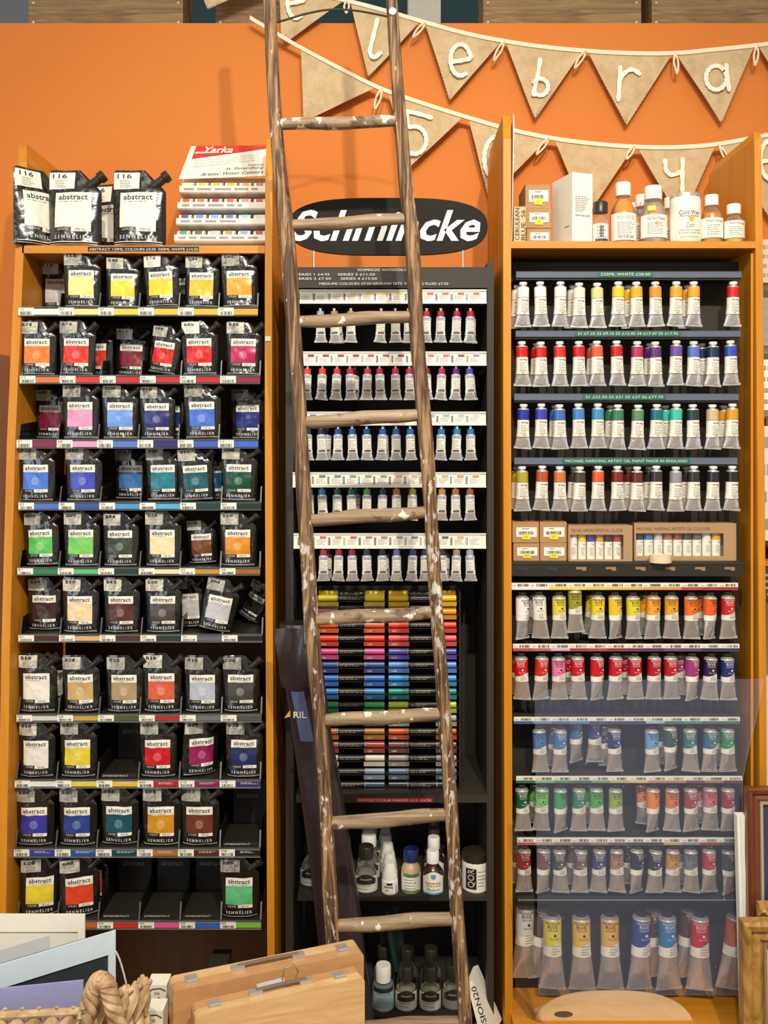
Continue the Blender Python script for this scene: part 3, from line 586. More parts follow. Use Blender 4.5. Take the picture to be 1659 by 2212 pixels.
# ================================================================ paint tubes (three kinds)
def shell(b, ra, rb, z0, z1, mat, eps, th=100, n=18, nz=4):
    """wrap round the front of a tube: ra(z), rb(z) half width / half depth"""
    def fn(u, v):
        a = R(-th+2*th*u); zl = z0(u) if callable(z0) else z0; zh = z1(u) if callable(z1) else z1; z = zl+(zh-zl)*v
        return ((ra(z)+eps)*sin(a), -(rb(z)+eps)*cos(a), z)
    b.grid(fn, n, nz, mat)
def make_tube(kind, sd, H, r, flare, zlab0, zlab1, zband, crimp=.004):
    """z = 0 at the crimped foot, H at the shoulder; the cap stands above"""
    rn = random.Random(sd*31+len(kind)); t = thing('paint_tube', 'x', 'tube')
    zf = zlab0-.001
    def ra(z):
        s = max(0, 1-z/max(zlab0+.25*(zlab1-zlab0), 1e-6)); return r*(1+(flare-1)*s**1.25)
    def rb(z):
        s = min(1, z/(zlab0+.1*H)); return .0012+(r-.0012)*s**.8
    b = MB(); n = 28; rings = []
    for k in range(13):
        z = crimp+(H-crimp)*(k/12)**.9
        ring = []
        for j in range(n):
            a = 2*pi*j/n; w_ = max(0, 1-z/zlab0)
            q = 1+noise.noise(Vector((cos(a)*3+sd*9, sin(a)*3, z*120)))*.85*w_
            ring.append((ra(z)*cos(a), rb(z)*sin(a)*q, z))
        rings.append(ring)
    for f_, dz in ((.95, .0012), (.7, .003), (.42, .004)): rings.append([(r*f_*cos(2*pi*j/n), r*f_*sin(2*pi*j/n), H+dz) for j in range(n)])
    metal = M['alu2'] if kind == 'rive' else M['alu']
    b.loft(rings, metal)
    x = ra(0)+.0004; tw = rn.uniform(-.0012, .0012)
    b.hexa([(-x, -.0019, -tw), (x, -.0019, tw), (x, -.0019, crimp+.001+tw), (-x, -.0019, crimp+.001-tw)], [(-x, .0019, -tw), (x, .0019, tw), (x, .0019, crimp+.001+tw), (-x, .0019, crimp+.001-tw)], cm((196, 194, 188), .35, .5))
    b.build('tube_body', t, True)
    c0 = cm((1, 2, 3), .4); S = lambda e: (lambda x, z: -(rb(z)+e)*math.sqrt(max(0, 1-(x/(ra(z)+e))**2)))
    b = MB(); b.mi(M['white']); b.mi(c0)
    if kind == 'harding':
        shell(b, ra, rb, zlab0, zband, M['white'], .0004, 112); shell(b, ra, rb, zlab0, zlab0+.0008, M['ink'], .0006, 112, nz=1)
        shell(b, ra, rb, zband-.0008, zband, M['ink'], .0006, 112, nz=1)
        b.text('Jackey'[:1]+'mhrding', -r*.35, zband-.0095, r*1.15, .0055, M['redprint'], S(.0009), shear=.3, off=.03) if False else b.text('Harding', -r*.45, zband-.0095, r*1.25, .0052, M['redprint'], S(.0009), shear=.35, off=.02)
        b.micro(-r*.45, r*.8, zlab0+.006, zband-.011, 6, M['greytext'], S(.0009), rn); b.micro(-r*.1, r*.5, zlab0+.0025, zlab0+.0055, 1, M['ink'], S(.0009), rn)
        b.build('paper_label', t, True)
        b = MB(); shell(b, ra, rb, zband, zlab1, c0, .0005, 150, 24); b.build('colour_band', t, True)
        b = MB(); b.lathe([(r*.42, H+.002), (r*.36, H+.005), (r*.62, H+.006), (r*.70, H+.0075), (r*.68, H+.0115), (r*.5, H+.0122)], M['whitep'], n=16); b.build('screw_cap', t, True)
    elif kind == 'horadam':
        shell(b, ra, rb, zlab0, H-.0005, M['white'], .0004, 112); shell(b, ra, rb, H-.008, H-.0005, cm((196, 202, 216), .5), .0006, 112, nz=1)
        b.text('HORADAM', -r*.75, H-.0042, r*1.5, .0026, M['ink'], S(.0010)); b.text('AQUARELL', -r*.75, H-.0076, r*1.5, .0026, M['ink'], S(.0010))
        b.micro(-r*.7, r*.8, zlab0+.008, H-.010, 6, M['greytext'], S(.0009), rn)
        b.rect(-r*.72, r*.72, zlab0+.0020, zlab0+.0062, M['black'], S(.0008), 6, 1); b.text('Schmincke', -r*.6, zlab0+.0028, r*1.2, .0026, M['foilprint'], S(.0012), shear=.3)
        b.build('paper_label', t, True)
        b = MB(); b.mi(c0); b.lathe([(r*.80, H+.0015), (r*.86, H+.002), (r*.82, H+.0135), (r*.6, H+.0145)], c0, n=20); b.build('screw_cap', t, True)
        b = MB(); b.lathe([(r*.28, H+.0145), (r*.2, H+.017), (r*.4, H+.0185), (r*.3, H+.02)], M['whitep'], n=12); b.build('hanging_knob', t, True)
    else:
        k = r/.0135
        shell(b, ra, rb, zlab0, H-.0005, M['white'], .0004, 112, nz=5)
        b.micro(-r*.1, r*.85, zlab0+.003*k, zband+.001*k, 4, M['greytext'], S(.0009), rn); b.build('paper_label', t, True)
        b = MB(); b.mi(c0)
        wave = lambda u: zband+(.0045*k)*(1/(1+math.exp(-(u-.55)*14)))*1.6-.003*k
        shell(b, ra, rb, wave, H-.0016, c0, .0008, 112, 26, 6); b.build('colour_sleeve', t, True)
        dk = M['lblprint'] = cm((64, 54, 50), .5)
        b = MB(); b.mi(dk); e = S(.0013)
        b.text('SENNELIER', -r*.8, H-.0052*k, r*1.6, .0026*k, dk, e); b.rect(-r*.85, r*.85, H-.0060*k, H-.0056*k, dk, e, 6, 1)
        b.text('RiVE', -r*.55, H-.0125*k, r*1.1, .0055*k, dk, e, off=.01); b.text('GAUCHE', -r*.55, H-.0165*k, r*1.1, .003*k, dk, e)
        zc = H-.0225*k; b.add([(r*.25+.0022*k*cos(q*pi/6), e(r*.25, zc), zc+.0022*k*sin(q*pi/6)) for q in range(12)], [tuple(range(12))], dk)
        b.text('Fine Oil', -r*.35, zc-.0068*k, r*1.0, .003*k, dk, e, shear=.3)
        b.build('brand_print', t, True)
        b = MB(); b.lathe([(r*.99, H+.0003), (r*.6, H+.0032), (r*.5, H+.0045)], M['whitep'], n=20); b.build('shoulder_disc', t, True)
        b = MB(); b.lathe([(r*.55, H+.0035), (r*.62, H+.005), (r*.62, H+.010), (r*.5, H+.0115)], M['black'], n=20); b.build('screw_cap', t, True)
    return t
PT = {}
def place_tube(kind, vi, loc, col, label, cat, group, tilt=0, yaw=0, darkprint=True, sc=1.0):
    lst, used = PT[kind]; proto = lst[vi % len(lst)]
    t = clone(proto) if (vi % len(lst)) in used else proto; used.add(vi % len(lst))
    t.location = loc; t.rotation_euler = (0, R(tilt), R(yaw)); t.scale = (sc, sc, sc); tagit(t, label, cat, group)
    for ch in t.children:
        n = ch.name.split('.')[0]
        if n in ('colour_band',): recolour(ch, {0: cm(col, .3, coat=.3)})
        if n == 'screw_cap' and kind == 'horadam': recolour(ch, {0: cm(col, .25)})
        if n == 'colour_sleeve': recolour(ch, {0: cm(col, .35)})
        if n == 'brand_print':
            lum = col[0]*.3+col[1]*.6+col[2]*.1
            recolour(ch, {0: cm((56, 48, 46), .5) if lum > 105 else cm((214, 200, 196), .5)})
    return t
PT['harding'] = ([make_tube('harding', s, .086, .0128, 1.48, .0255, .0855, .0640) for s in (1, 2, 3, 4, 5)], set())
PT['horadam'] = ([make_tube('horadam', s, .0555, .0098, 1.45, .0165, .055, .05, .003) for s in (1, 2, 3, 4)], set())
PT['rive'] = ([make_tube('rive', s, .0905, .0140, 1.36, .0415, .0895, .0560) for s in (1, 2, 3, 4)], set())
PT['riveb'] = ([make_tube('rive', s, .158, .0192, 1.52, .078, .157, .104) for s in (6, 7, 8)], set())
rT = random.Random(5)
# ---------------------------------------------------------------- right cabinet, upper racks with green tapes
CR = [(586, 600, 1115, 1602, 1291, 1410, '225ML WHITE £28.00'), (714, 728, 1114, 1600, 1242, 1470, 'S1 £7.25 S2 £9.15 S3 £12.45 S4 £17.47 S5 £17.95'),
      (850, 865, 1111, 1596, 1259, 1438, 'S1 £22.50 S3 £31 S5 £37 S6 £77.70'), (988, 1003, 1111, 1593, 1215, 1490, 'MICHAEL HARDING ARTIST OIL PAINT MADE IN ENGLAND')]
rr_ = ['top', 'second', 'third', 'fourth']
hang = [(610, 707), (736, 834), (874, 970), (1009, 1104)]
RB = .06
tr_ = thing('rack_back_board', 'black back board behind the tube racks in the right cabinet', 'board', (fx(1104), .095, 0))
b = MB(); b.box(0, fx(1632)-fx(1104), .0, .01, fz(2800), fz(548), M['blackm']); b.build('board', tr_)
for r, (y0, y1, x0, x1, g0, g1, tx) in enumerate(CR):
    X0, X1 = fx(x0, .01), fx(x1, .01)
    t = thing('tube_rack', 'black hanging rack with grey channel and green tape, %s one in right cabinet' % rr_[r], 'rack', (X0, .01, fz(y1, .01)), 'tube racks in the right cabinet')
    H = fz(y0, .01)-fz(y1, .01); W = X1-X0
    b = MB(); b.box(0, W, .004, .082, H*.1, H*.1+.004, M['blackm']); b.box(0, W, .004, .008, -.004, H, M['blackm']); b.build('shelf_plate', t)
    b = MB(); b.box(0, W, 0, .004, 0, H, M['acryl_rail']); b.box(0, W, -.0015, 0, H-.0012, H, M['glass']); b.box(0, W, -.0015, 0, 0, .0012, M['glass']); b.build('label_channel', t)
    b = MB(); ga, gb = fx(g0, .01)-X0, fx(g1, .01)-X0; b.rect(ga, gb, .002, H-.002, M['green_tape'], -.0018); b.text(tx, ga+.006, .0045, gb-ga-.012, .0058, M['foilprint'], -.0022); b.build('embossed_tape', t)
HX = [140, 255, 372, 490, 605, 728, 848, 965, 1085, 1198, 1315, 1432]
HC = [[((238, 236, 226), 'white'), ((240, 238, 230), 'titanium white'), ((236, 234, 222), 'flake white'), ((226, 222, 202), 'off-white'), ((222, 208, 130), 'pale cream yellow'), ((226, 200, 36), 'lemon yellow'), ((236, 172, 36), 'amber yellow'), ((238, 148, 30), 'orange'), ((236, 164, 34), 'deep amber'), ((234, 160, 44), 'golden orange'), None, ((206, 26, 20), 'red')],
      [((206, 24, 22), 'bright red'), ((200, 26, 20), 'red'), ((206, 44, 26), 'light red'), ((196, 22, 18), 'cherry red'), ((222, 92, 54), 'streaky orange red'), ((190, 26, 20), 'deep red'), ((176, 44, 84), 'crimson pink'), ((92, 46, 112), 'purple'), ((104, 78, 156), 'violet'), ((84, 110, 192), 'periwinkle'), ((26, 44, 78), 'prussian blue'), ((46, 78, 178), 'blue')],
      [((40, 48, 152), 'ultramarine'), ((52, 60, 170), 'french blue'), ((58, 108, 178), 'mid blue'), ((60, 130, 192), 'cerulean'), ((54, 142, 186), 'turquoise blue'), ((52, 120, 80), 'green'), ((86, 134, 92), 'sage green'), ((20, 108, 118), 'teal'), ((56, 188, 168), 'turquoise'), ((28, 56, 56), 'dark green'), ((206, 176, 136), 'sand'), ((212, 152, 30), 'yellow ochre')],
      [((174, 156, 40), 'olive yellow'), ((182, 76, 34), 'burnt orange'), ((202, 112, 44), 'amber brown'), ((66, 54, 44), 'dark umber'), ((222, 86, 26), 'bright orange'), ((118, 28, 22), 'dark red'), ((98, 38, 30), 'maroon brown'), ((44, 44, 46), 'charcoal'), ((142, 142, 150), 'grey'), ((38, 40, 42), 'black'), ((32, 36, 46), 'blue black'), ((30, 30, 30), 'ivory black')]]
for r in range(4):
    yt, yb = hang[r]
    for k, c in enumerate(HC[r]):
        px = 1080+HX[k]/2.865+(2 if (r == 0 and k == 11) else 0)
        Y = .016; z0 = fz(yb, Y); nb = rT.uniform(-.0015, .0015)
        if c:
            place_tube('harding', k*3+r*2, (fx(px, Y), Y, z0+nb), c[0], 'oil tube with %s band, %s from left in %s rack of right cabinet' % (c[1], ordi(k) if not (r == 0 and k == 11) else 'rightmost', rr_[r]), 'paint tube', 'oil tubes with coloured bands', rT.uniform(-1.6, 1.6), rT.uniform(-8, 8), sc=.995)
        if c and (r*7+k*5) % 3 == 0 or (r, k) == (3, 7):   # the next tube of the same peg, seen behind
            place_tube('harding', k+r+1, (fx(px, Y)-.006-.003*rT.random(), Y+.032, z0+.001), (c or HC[r][0])[0] if c else (80, 80, 80), 'oil tube hanging half hidden behind the %s one, %s rack of right cabinet' % (c[1], rr_[r]), 'paint tube', 'oil tubes hanging behind the front ones', rT.uniform(-3, 3), -14, sc=.97)
# ---------------------------------------------------------------- cartons and tube sets in the right cabinet
sh = thing('slotted_shelf', 'black slotted shelf carrying cartons in the middle of the right cabinet', 'shelf', (fx(1106), 0, fz(1241)))
b = MB(); W = fx(1606)-fx(1106); H = fz(1215)-fz(1241)
b.box(0, W, 0, .09, H-.004, H, M['blackm']); b.box(0, W, .002, .005, -.004, H, M['black'])
b.build('shelf_tray', sh)
for k, px in enumerate((1129, 1193, 1256, 1320, 1384, 1448, 1513, 1577)):
    b = MB(); x = fx(px)-fx(1106); b.rect(x-.011, x+.011, .008, .016, M['ink'] if k < 2 else cm((150, 120, 90), .5), .0015); b.rect(x-.011, x+.002, .008, .011, M['black'], .0012); b.build('slot', sh)
zs = fz(1215)
def carton(px0, px1, py0, py1, Y, D, lab, z0=None, rnd=None, flap=False, grp='small kraft cartons', sticker=True):
    rnd = rnd or rT; X0, X1 = fx(px0, Y), fx(px1, Y); zb = z0 if z0 is not None else fz(py1, Y); zt_ = zb+(py1-py0)*(2+Y)/F
    t = thing('carton', lab, 'box', ((X0+X1)/2, Y, zb), grp); W = (X1-X0)/2; H = zt_-zb
    b = MB(); b.box(-W, W, 0, D, 0, H, M['kraft'])
    b.hexa([(-W, -.0004, H-.001), (W, -.0004, H-.001), (W, .004, H+.0012), (-W, .004, H+.0012)], [(-W, D, H-.001), (W, D, H-.001), (W, D, H+.001), (-W, D, H+.001)], M['kraft']); b.build('carton_body', t)
    b = MB(); b.rect(-W*.72, W*.84, H*.28, H*.76, M['white'], -.0008); b.micro(-W*.3, W*.3, H*.64, H*.73, 1, M['ink'], -.001, rnd); b.bars(-W*.5, W*.6, H*.38, H*.56, M['ink'], -.001, 16, rnd); b.build('barcode_label', t)
    if sticker:
        b = MB(); b.hexa([(-W*.30, -.0018, H*.16), (W*.36, -.0018, H*.14), (W*.34, -.0018, H*.42), (-W*.26, -.0018, H*.42)], [(-W*.30, -.0010, H*.16), (W*.36, -.0010, H*.14), (W*.34, -.0010, H*.42), (-W*.26, -.0010, H*.42)], M['sticker']); b.text('£29.95'[:4], -W*.12, H*.24, W*.3, H*.1, cm((150, 130, 30), .6), -.002); b.build('price_sticker', t)
    return t
c1 = carton(1109, 1165, 1177, 1215, .03, .055, 'kraft carton with yellow sticker, lower left of the block of four', zs)
c2 = carton(1167, 1224, 1177, 1215, .03, .055, 'kraft carton with yellow sticker, lower right of the block of four', zs)
zz = zs+38*2.03/2000+.0014
carton(1107, 1164, 1133, 1176, .03, .055, 'kraft carton with yellow sticker, upper left of the block of four', zz)
carton(1166, 1224, 1133, 1176, .032, .055, 'kraft carton with yellow sticker, upper right of the block of four', zz)
def tube_set(px0, px1, H, wx0, wx1, wz0, wz1, lab, Y, cols, tx):
    X0 = fx(px0, Y); W = fx(px1, Y)-X0
    t = thing('paint_set_box', lab, 'paint set', (X0, Y, zs)); b = MB(); D = .04
    b.box(0, W, 0, .0015, 0, wz0, M['kraft']); b.box(0, W, 0, .0015, wz1, H, M['kraft']); b.box(0, wx0, 0, .0015, wz0, wz1, M['kraft']); b.box(wx1, W, 0, .0015, wz0, wz1, M['kraft'])
    b.box(0, W, D, D+.0015, 0, H, M['kraft']); b.box(0, W, .0015, D, 0, .0015, M['kraft']); b.box(0, W, .0015, D, H-.0015, H, M['kraft']); b.box(0, .0015, .0015, D, 0, H, M['kraft']); b.box(W-.0015, W, .0015, D, 0, H, M['kraft'])
    b.text(tx, wx0*.6+.004, wz1+(H-wz1)*.30, W*.80 if W < .16 else W*.72, .0065, M['ink'], -.0004); b.build('window_box', t)
    b = MB(); b.box(-.001, W+.001, -.0012, -.0008, -.0003, H+.001, M['film']); b.build('wrapping_film', t)
    n = len(cols); pw = (wx1-wx0)/n
    for k, c in enumerate(cols):
        s = thing('paint_tube', '%s tube, %s from left inside the %s windowed paint set' % (c[1], ordi(k), 'smaller left' if W < .16 else 'larger right'), 'paint tube', (X0+wx0+pw*(k+.5), Y+.018, zs+.0017), 'tubes inside the boxed sets')
        r = pw*.46; hh = wz1-wz0
        b = MB(); b.lathe([(r, 0), (r, wz0+hh*.68)], M['white'], n=20); b.text('Harding', -r*.1, wz0+hh*.52, r*.8, .004, M['redprint'], -r-.0002, shear=.3); b.micro(-r*.4, r*.6, wz0+hh*.1, wz0+hh*.45, 6, M['greytext'], lambda x, z: -r*math.sqrt(max(0, 1-(x/r)**2))-.0005); b.build('tube_body', s, True)
        b = MB(); b.lathe([(r*1.01, wz0+hh*.66), (r*1.01, wz0+hh*.9), (r*.7, wz0+hh*1.08)], cm(c[0], .3), n=20); b.build('colour_band', s, True)
tube_set(1228, 1366, .078, .004, .120, .004, .058, 'small windowed kraft box with six oil tubes on the black slotted shelf', .02,
         [((232, 230, 220), 'white'), ((226, 200, 30), 'yellow'), ((40, 50, 160), 'blue'), ((214, 150, 30), 'ochre'), ((52, 38, 34), 'dark brown'), ((190, 26, 28), 'red')], 'MICHAEL HARDING ARTISTS OIL COLOURS')
tube_set(1370, 1590, .082, .004, .196, .010, .060, 'large windowed kraft box with nine oil tubes, right on the slotted shelf', .03,
         [((30, 40, 60), 'navy'), ((60, 100, 170), 'blue'), ((190, 180, 166), 'grey'), ((150, 90, 50), 'brown'), ((150, 40, 30), 'red'), ((50, 54, 44), 'dark olive'), ((90, 100, 60), 'olive'), ((226, 224, 216), 'white'), ((232, 160, 30), 'amber')], 'MICHAEL HARDING ARTISTS OIL COLOURS')
b = MB(); b.lathe([(.0235, 0), (.0235, .016), (.017, .016), (.017, .0145)], cm((226, 206, 172), .6), n=28); o = b.build('tape_roll', smooth=True, tag=('cream masking tape roll lying in front of the larger boxed paint set', 'tape roll')); o.location = (fx(1426, .004), .003, zs)
# ---------------------------------------------------------------- right cabinet, lower racks
LR = [(1259, 1274, 1104, 1594), (1391, 1406, 1108, 1597), (1549, 1563, 1110, 1598), (1677, 1691, 1115, 1603), (1810, 1825, 1117, 1591)]
RC = [[((236, 234, 228), 'white'), ((232, 230, 222), 'plain white'), ((222, 206, 60), 'lemon'), ((150, 150, 34), 'olive yellow'), ((230, 206, 44), 'yellow'), ((236, 190, 44), 'golden yellow'), ((222, 210, 50), 'bright lemon'), ((236, 160, 40), 'amber'), ((228, 164, 44), 'light amber'), ((228, 116, 30), 'orange'), ((220, 92, 28), 'deep orange'), ((196, 34, 24), 'red')],
      [((196, 24, 24), 'red'), ((200, 38, 26), 'light red'), ((226, 124, 164), 'pink'), ((188, 22, 38), 'crimson'), ((196, 24, 30), 'scarlet'), ((190, 20, 28), 'cherry'), ((184, 20, 52), 'rose red'), ((172, 20, 34), 'wine red'), ((184, 26, 30), 'deep red'), ((156, 54, 116), 'magenta'), ((50, 26, 70), 'dark purple'), ((36, 50, 112), 'navy')],
      [((60, 116, 176), 'mid blue'), None, ((56, 112, 172), 'azure'), ((58, 108, 160), 'steel blue'), ((46, 60, 120), 'indigo'), ((40, 50, 110), 'dark blue'), None, ((110, 160, 206), 'light blue'), ((50, 76, 80), 'slate green'), ((36, 112, 108), 'sea green'), ((34, 104, 124), 'teal'), ((44, 128, 84), 'green')],
      [((0, 92, 52), 'deep green'), ((122, 190, 96), 'light green'), ((66, 152, 98), 'leaf green'), ((40, 124, 104), 'emerald'), ((80, 168, 82), 'grass green'), ((150, 172, 80), 'olive'), None, ((226, 132, 50), 'orange'), ((218, 120, 76), 'peach'), ((154, 60, 66), 'brick'), ((206, 110, 114), 'rose'), ((146, 44, 50), 'maroon')],
      [((146, 20, 24), 'dark red'), ((108, 72, 74), 'mauve brown'), ((66, 66, 66), 'charcoal'), ((110, 84, 74), 'taupe'), ((50, 62, 104), 'indigo grey'), ((168, 132, 100), 'tan'), ((32, 38, 54), 'blue black'), ((34, 38, 60), 'midnight'), ((196, 148, 66), 'ochre'), ((112, 118, 124), 'grey'), ((172, 50, 58), 'faded red'), ((62, 76, 74), 'green grey')]]
RX = [[139, 252, 368, 470, 603, 715, 828, 943, 1063, 1185, 1295, 1413], [138, 252, 368, 485, 600, 712, 838, 950, 1063, 1185, 1295, 1413], [252, None, 370, 470, 585, 710, None, 943, 1055, 1180, 1295, 1410],
      [145, 255, 375, 487, 600, 717, None, 943, 1063, 1183, 1300, 1413], [150, 265, 375, 493, 607, 725, 842, 955, 1065, 1183, 1295, 1415]]
RH = [(1287, 1379), (1420, 1511), (1576, 1667), (1704, 1794), (1839, 1927)]
STC = [[(226, 226, 222), (226, 224, 216), (230, 206, 60), (230, 206, 70), (230, 196, 50), (232, 190, 50), (230, 180, 44), (226, 150, 50), (226, 140, 50), (200, 60, 40), (190, 40, 36), (180, 30, 34)],
       [(196, 60, 60), (196, 90, 90), (226, 160, 190), (180, 40, 60), (190, 60, 70), (160, 30, 50), (120, 40, 80), (90, 40, 90), (130, 60, 110), (110, 50, 120), (50, 40, 90), (40, 50, 100)],
       [(50, 90, 160), (90, 140, 190), (70, 110, 160), (80, 130, 180), (50, 70, 130), (50, 60, 110), (40, 50, 100), (130, 180, 200), (60, 110, 100), (70, 130, 120), (60, 100, 100), (60, 110, 90)],
       [(20, 110, 70), (120, 180, 140), (70, 140, 100), (60, 110, 100), (110, 160, 90), (180, 180, 100), (210, 190, 120), (190, 130, 90), (200, 120, 80), (120, 70, 70), (180, 110, 90), (110, 50, 60)],
       [(190, 80, 80), (170, 150, 140), (150, 120, 100), (110, 90, 80), (150, 120, 110), (110, 90, 90), (60, 70, 90), (60, 60, 80), (190, 160, 110), (130, 140, 150), (160, 50, 60), (80, 90, 90)]]
lr_ = ['first', 'second', 'third', 'fourth', 'fifth']
def rack_strip(r, y0, y1, x0, x1):
    Y = .01; X0, X1 = fx(x0, Y), fx(x1, Y); z1, z0 = fz(y0, Y), fz(y1, Y); W = X1-X0; H = z1-z0
    t = thing('tube_rack', 'black rack with colour-coded price strip, %s below the slotted shelf' % lr_[r], 'rack', (X0, Y, z0), 'lower tube racks in the right cabinet')
    b = MB(); b.box(-.01, W+.006, .004, .082, H*.3, H*.3+.004, M['blackm']); b.box(0, W, .003, .006, -.002, H, M['blackm']); b.build('shelf_plate', t)
    b = MB(); b.box(0, W, -.001, .003, 0, H, M['card']); n = 12
    for k in range(n):
        xa = W*k/n; b.rect(xa, xa+W/n, .0005, H*.40, cm(STC[r][k], .4), -.0014); b.bars(xa+W/n*.35, xa+W/n*.92, H*.48, H*.86, M['ink'], -.0014, 8, rT); b.micro(xa+.002, xa+W/n*.3, H*.5, H*.75, 1, M['greytext'], -.0014, rT)
    b.build('price_strip', t)
for r, a in enumerate(LR):
    rack_strip(r, *a); yt, yb = RH[r]
    for k, c in enumerate(RC[r]):
        if c is None: continue
        Y = .018; dy = 0
        if r == 2 and k in (3, 4): Y = .048; dy = -.0
        if r == 2 and k == 0: pass
        px = 1080+RX[r][k]/2.865; z0 = fz(yb, .018)+(.012 if (r, k) in ((0, 3), (2, 3), (2, 4)) else 0)+rT.uniform(-.0012, .0012)+(.004 if (r, k) == (2, 8) else 0)
        place_tube('rive', k+r*2, (fx(px, Y), Y, z0), c[0], 'oil tube with %s sleeve hanging from %s rack below the slotted shelf' % (c[1], lr_[r]), 'paint tube', 'sleeved oil tubes in the lower racks', rT.uniform(-2.2, 2.2), rT.uniform(-12, 12) if (r+k) % 5 else 34)
        if (r+k) % 3 == 1: place_tube('rive', k+r, (fx(px, Y)-.008, Y+.034, z0+.001), c[0], 'oil tube hanging hidden behind the %s sleeved one, %s rack below slotted shelf' % (c[1], lr_[r]), 'paint tube', 'sleeved oil tubes behind the front ones', rT.uniform(-4, 4), -20, sc=.97)
t = thing('tube_rack', 'black rack with clear front edge above the seven large oil tubes', 'rack', (fx(1119, .01), .01, fz(1950, .01)))
b = MB(); W = fx(1598, .01)-fx(1119, .01); b.box(0, W, .004, .082, .001, .005, M['blackm']); b.box(0, W, .002, .19, -.03, .001, M['blackm']) if False else None; b.build('shelf_plate', t)
b = MB(); b.box(0, W, 0, .003, 0, .007, M['divider']); b.box(0, W, -.0006, 0, .005, .007, cm((150, 148, 140), .3)); b.build('label_channel', t)
for k, (px, c, nm) in enumerate(((1130, (206, 206, 204), 'silver white'), (1193, (226, 208, 44), 'yellow'), (1258, (226, 184, 70), 'golden yellow'), (1319, (222, 174, 74), 'warm yellow'), (1381, (34, 66, 136), 'navy blue'), (1445, (38, 120, 172), 'bright blue'), (1511, (190, 24, 28), 'red'), (1573, (184, 92, 28), 'brown orange'))):
    Y = .03 if k else .06
    place_tube('riveb', k, (fx(px, Y), Y, fz(2136 if k else 2110, Y)+rT.uniform(-.002, .001)), c, 'large oil tube with %s sleeve in the bottom rack behind the clear sheet' % nm, 'paint tube', 'large oil tubes in the bottom rack', rT.uniform(-2, 2)+(6 if k == 7 else 0), rT.uniform(-8, 8), sc=1.0)
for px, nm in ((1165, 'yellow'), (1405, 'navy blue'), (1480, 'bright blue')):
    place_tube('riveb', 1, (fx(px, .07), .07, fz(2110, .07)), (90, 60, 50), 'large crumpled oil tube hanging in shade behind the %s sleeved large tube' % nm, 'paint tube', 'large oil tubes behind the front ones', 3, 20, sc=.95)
# ---------------------------------------------------------------- bottles and jars
def glassware(name, lab, cat, X, Y, z, r, h, neck, capr, caph, capmat, liq=None, lw=None, lbl=None, grp=None, prof=None, body=None, cone=False, shoulder=.62):
    """lathe bottle: r, h to the cap top; lbl = (z0, z1, half angle, draw(b, S, z0, z1, r))"""
    t = thing(name, lab, cat, (X, Y, z), grp); hb = h-caph
    pf = prof or [(r*.9, 0), (r, .002), (r, hb*shoulder), (r*.93, hb*(shoulder+.10)), (r*.7, hb*(shoulder+.22)), (neck, hb*(shoulder+.31)), (neck, hb+.001)]
    b = MB(); b.lathe(pf, body or M['glass']); b.build('bottle_body' if cat == 'bottle' else 'jar_body', t, True)
    if liq:
        L_ = [(a*.94, max(zz_, .0015)) for a, zz_ in pf if zz_ <= lw*hb]; L_.append((L_[-1][0]*.98, lw*hb)); b = MB(); b.lathe(L_, liq); b.build('contents', t, True)
    b = MB(); n = 30
    rings = [[((capr*(1+(.035 if k % 2 else 0)))*f_*cos(2*pi*k/n), (capr*(1+(.035 if k % 2 else 0)))*f_*sin(2*pi*k/n), zz_) for k in range(n)] for f_, zz_ in ((1, hb), (1, hb+caph*.9), (.9, hb+caph))]
    if cone: rings = [[(capr*f_*cos(2*pi*k/n), capr*f_*sin(2*pi*k/n), zz_) for k in range(n)] for f_, zz_ in ((1, hb), (1, hb+caph*.2), (.66, hb+caph))]
    b.loft(rings, capmat); b.build('cap' if cat == 'bottle' else 'lid', t, True)
    if lbl:
        z0, z1, th, draw = lbl; b = MB(); S = lambda e: (lambda x, zz_: -math.sqrt(max(0, (r+e)**2-x*x)))
        draw(b, S, z0, z1, r, th); b.build('label', t, True)
    return t
def plainlab(mat=None, lines=6, head=None, headc=None, extra=None):
    def d(b, S, z0, z1, r, th):
        shell(b, lambda z: r, lambda z: r, z0, z1, mat or M['white'], .0005, th, nz=1)
        w_ = r*sin(R(min(th, 75)))*.85
        if head: b.text(head, -w_*.8, z1-(z1-z0)*.24, w_*1.6, (z1-z0)*.13, headc or M['ink'], S(.0009))
        b.micro(-w_*.8, w_*.8, z0+(z1-z0)*.12, z1-(z1-z0)*(.32 if head else .1), lines, M['greytext'], S(.0009))
        if extra: extra(b, S, z0, z1, r, w_)
    return d
zt2 = fz(521)
# cartons on the right cabinet's top shelf
def on(px, Y): return fx(px, Y)
carton(1138, 1190, 485, 521, .04, .10, 'brown carton at the bottom of the stack of three on the right cabinet', zt2, grp='brown cartons on the right cabinet', sticker=False)
carton(1136, 1190, 440, 483, .04, .10, 'brown carton with yellow sticker in the middle of the stack of three', zt2+36*2.04/2000+.0013, grp='brown cartons on the right cabinet')
carton(1135, 1189, 386, 438, .05, .10, 'brown carton with yellow sticker on top of the stack of three', zt2+79*2.04/2000+.0026, grp='brown cartons on the right cabinet')
t = thing('carton', 'narrow kraft carton with handwritten blue colour name at the left end of the shelf', 'box', (fx(1109.5, .01), .01, zt2)); W = .027; H = .078
b = MB(); b.box(0, W, 0, .12, 0, H, M['kraft']); b.build('carton_body', t)
b = MB(); b.rect(.001, W-.001, .001, H-.002, cm((206, 180, 134), .7), -.0006); o = b.build('end_label', t)
b = MB(); 
def vtext(b, s, x1, z0, h, w_, mat, y):
    v, f, _ = glyphs(s, 0, .01); b.add([(x1-c*w_, y, z0+a*h) for a, c in v], f, mat)
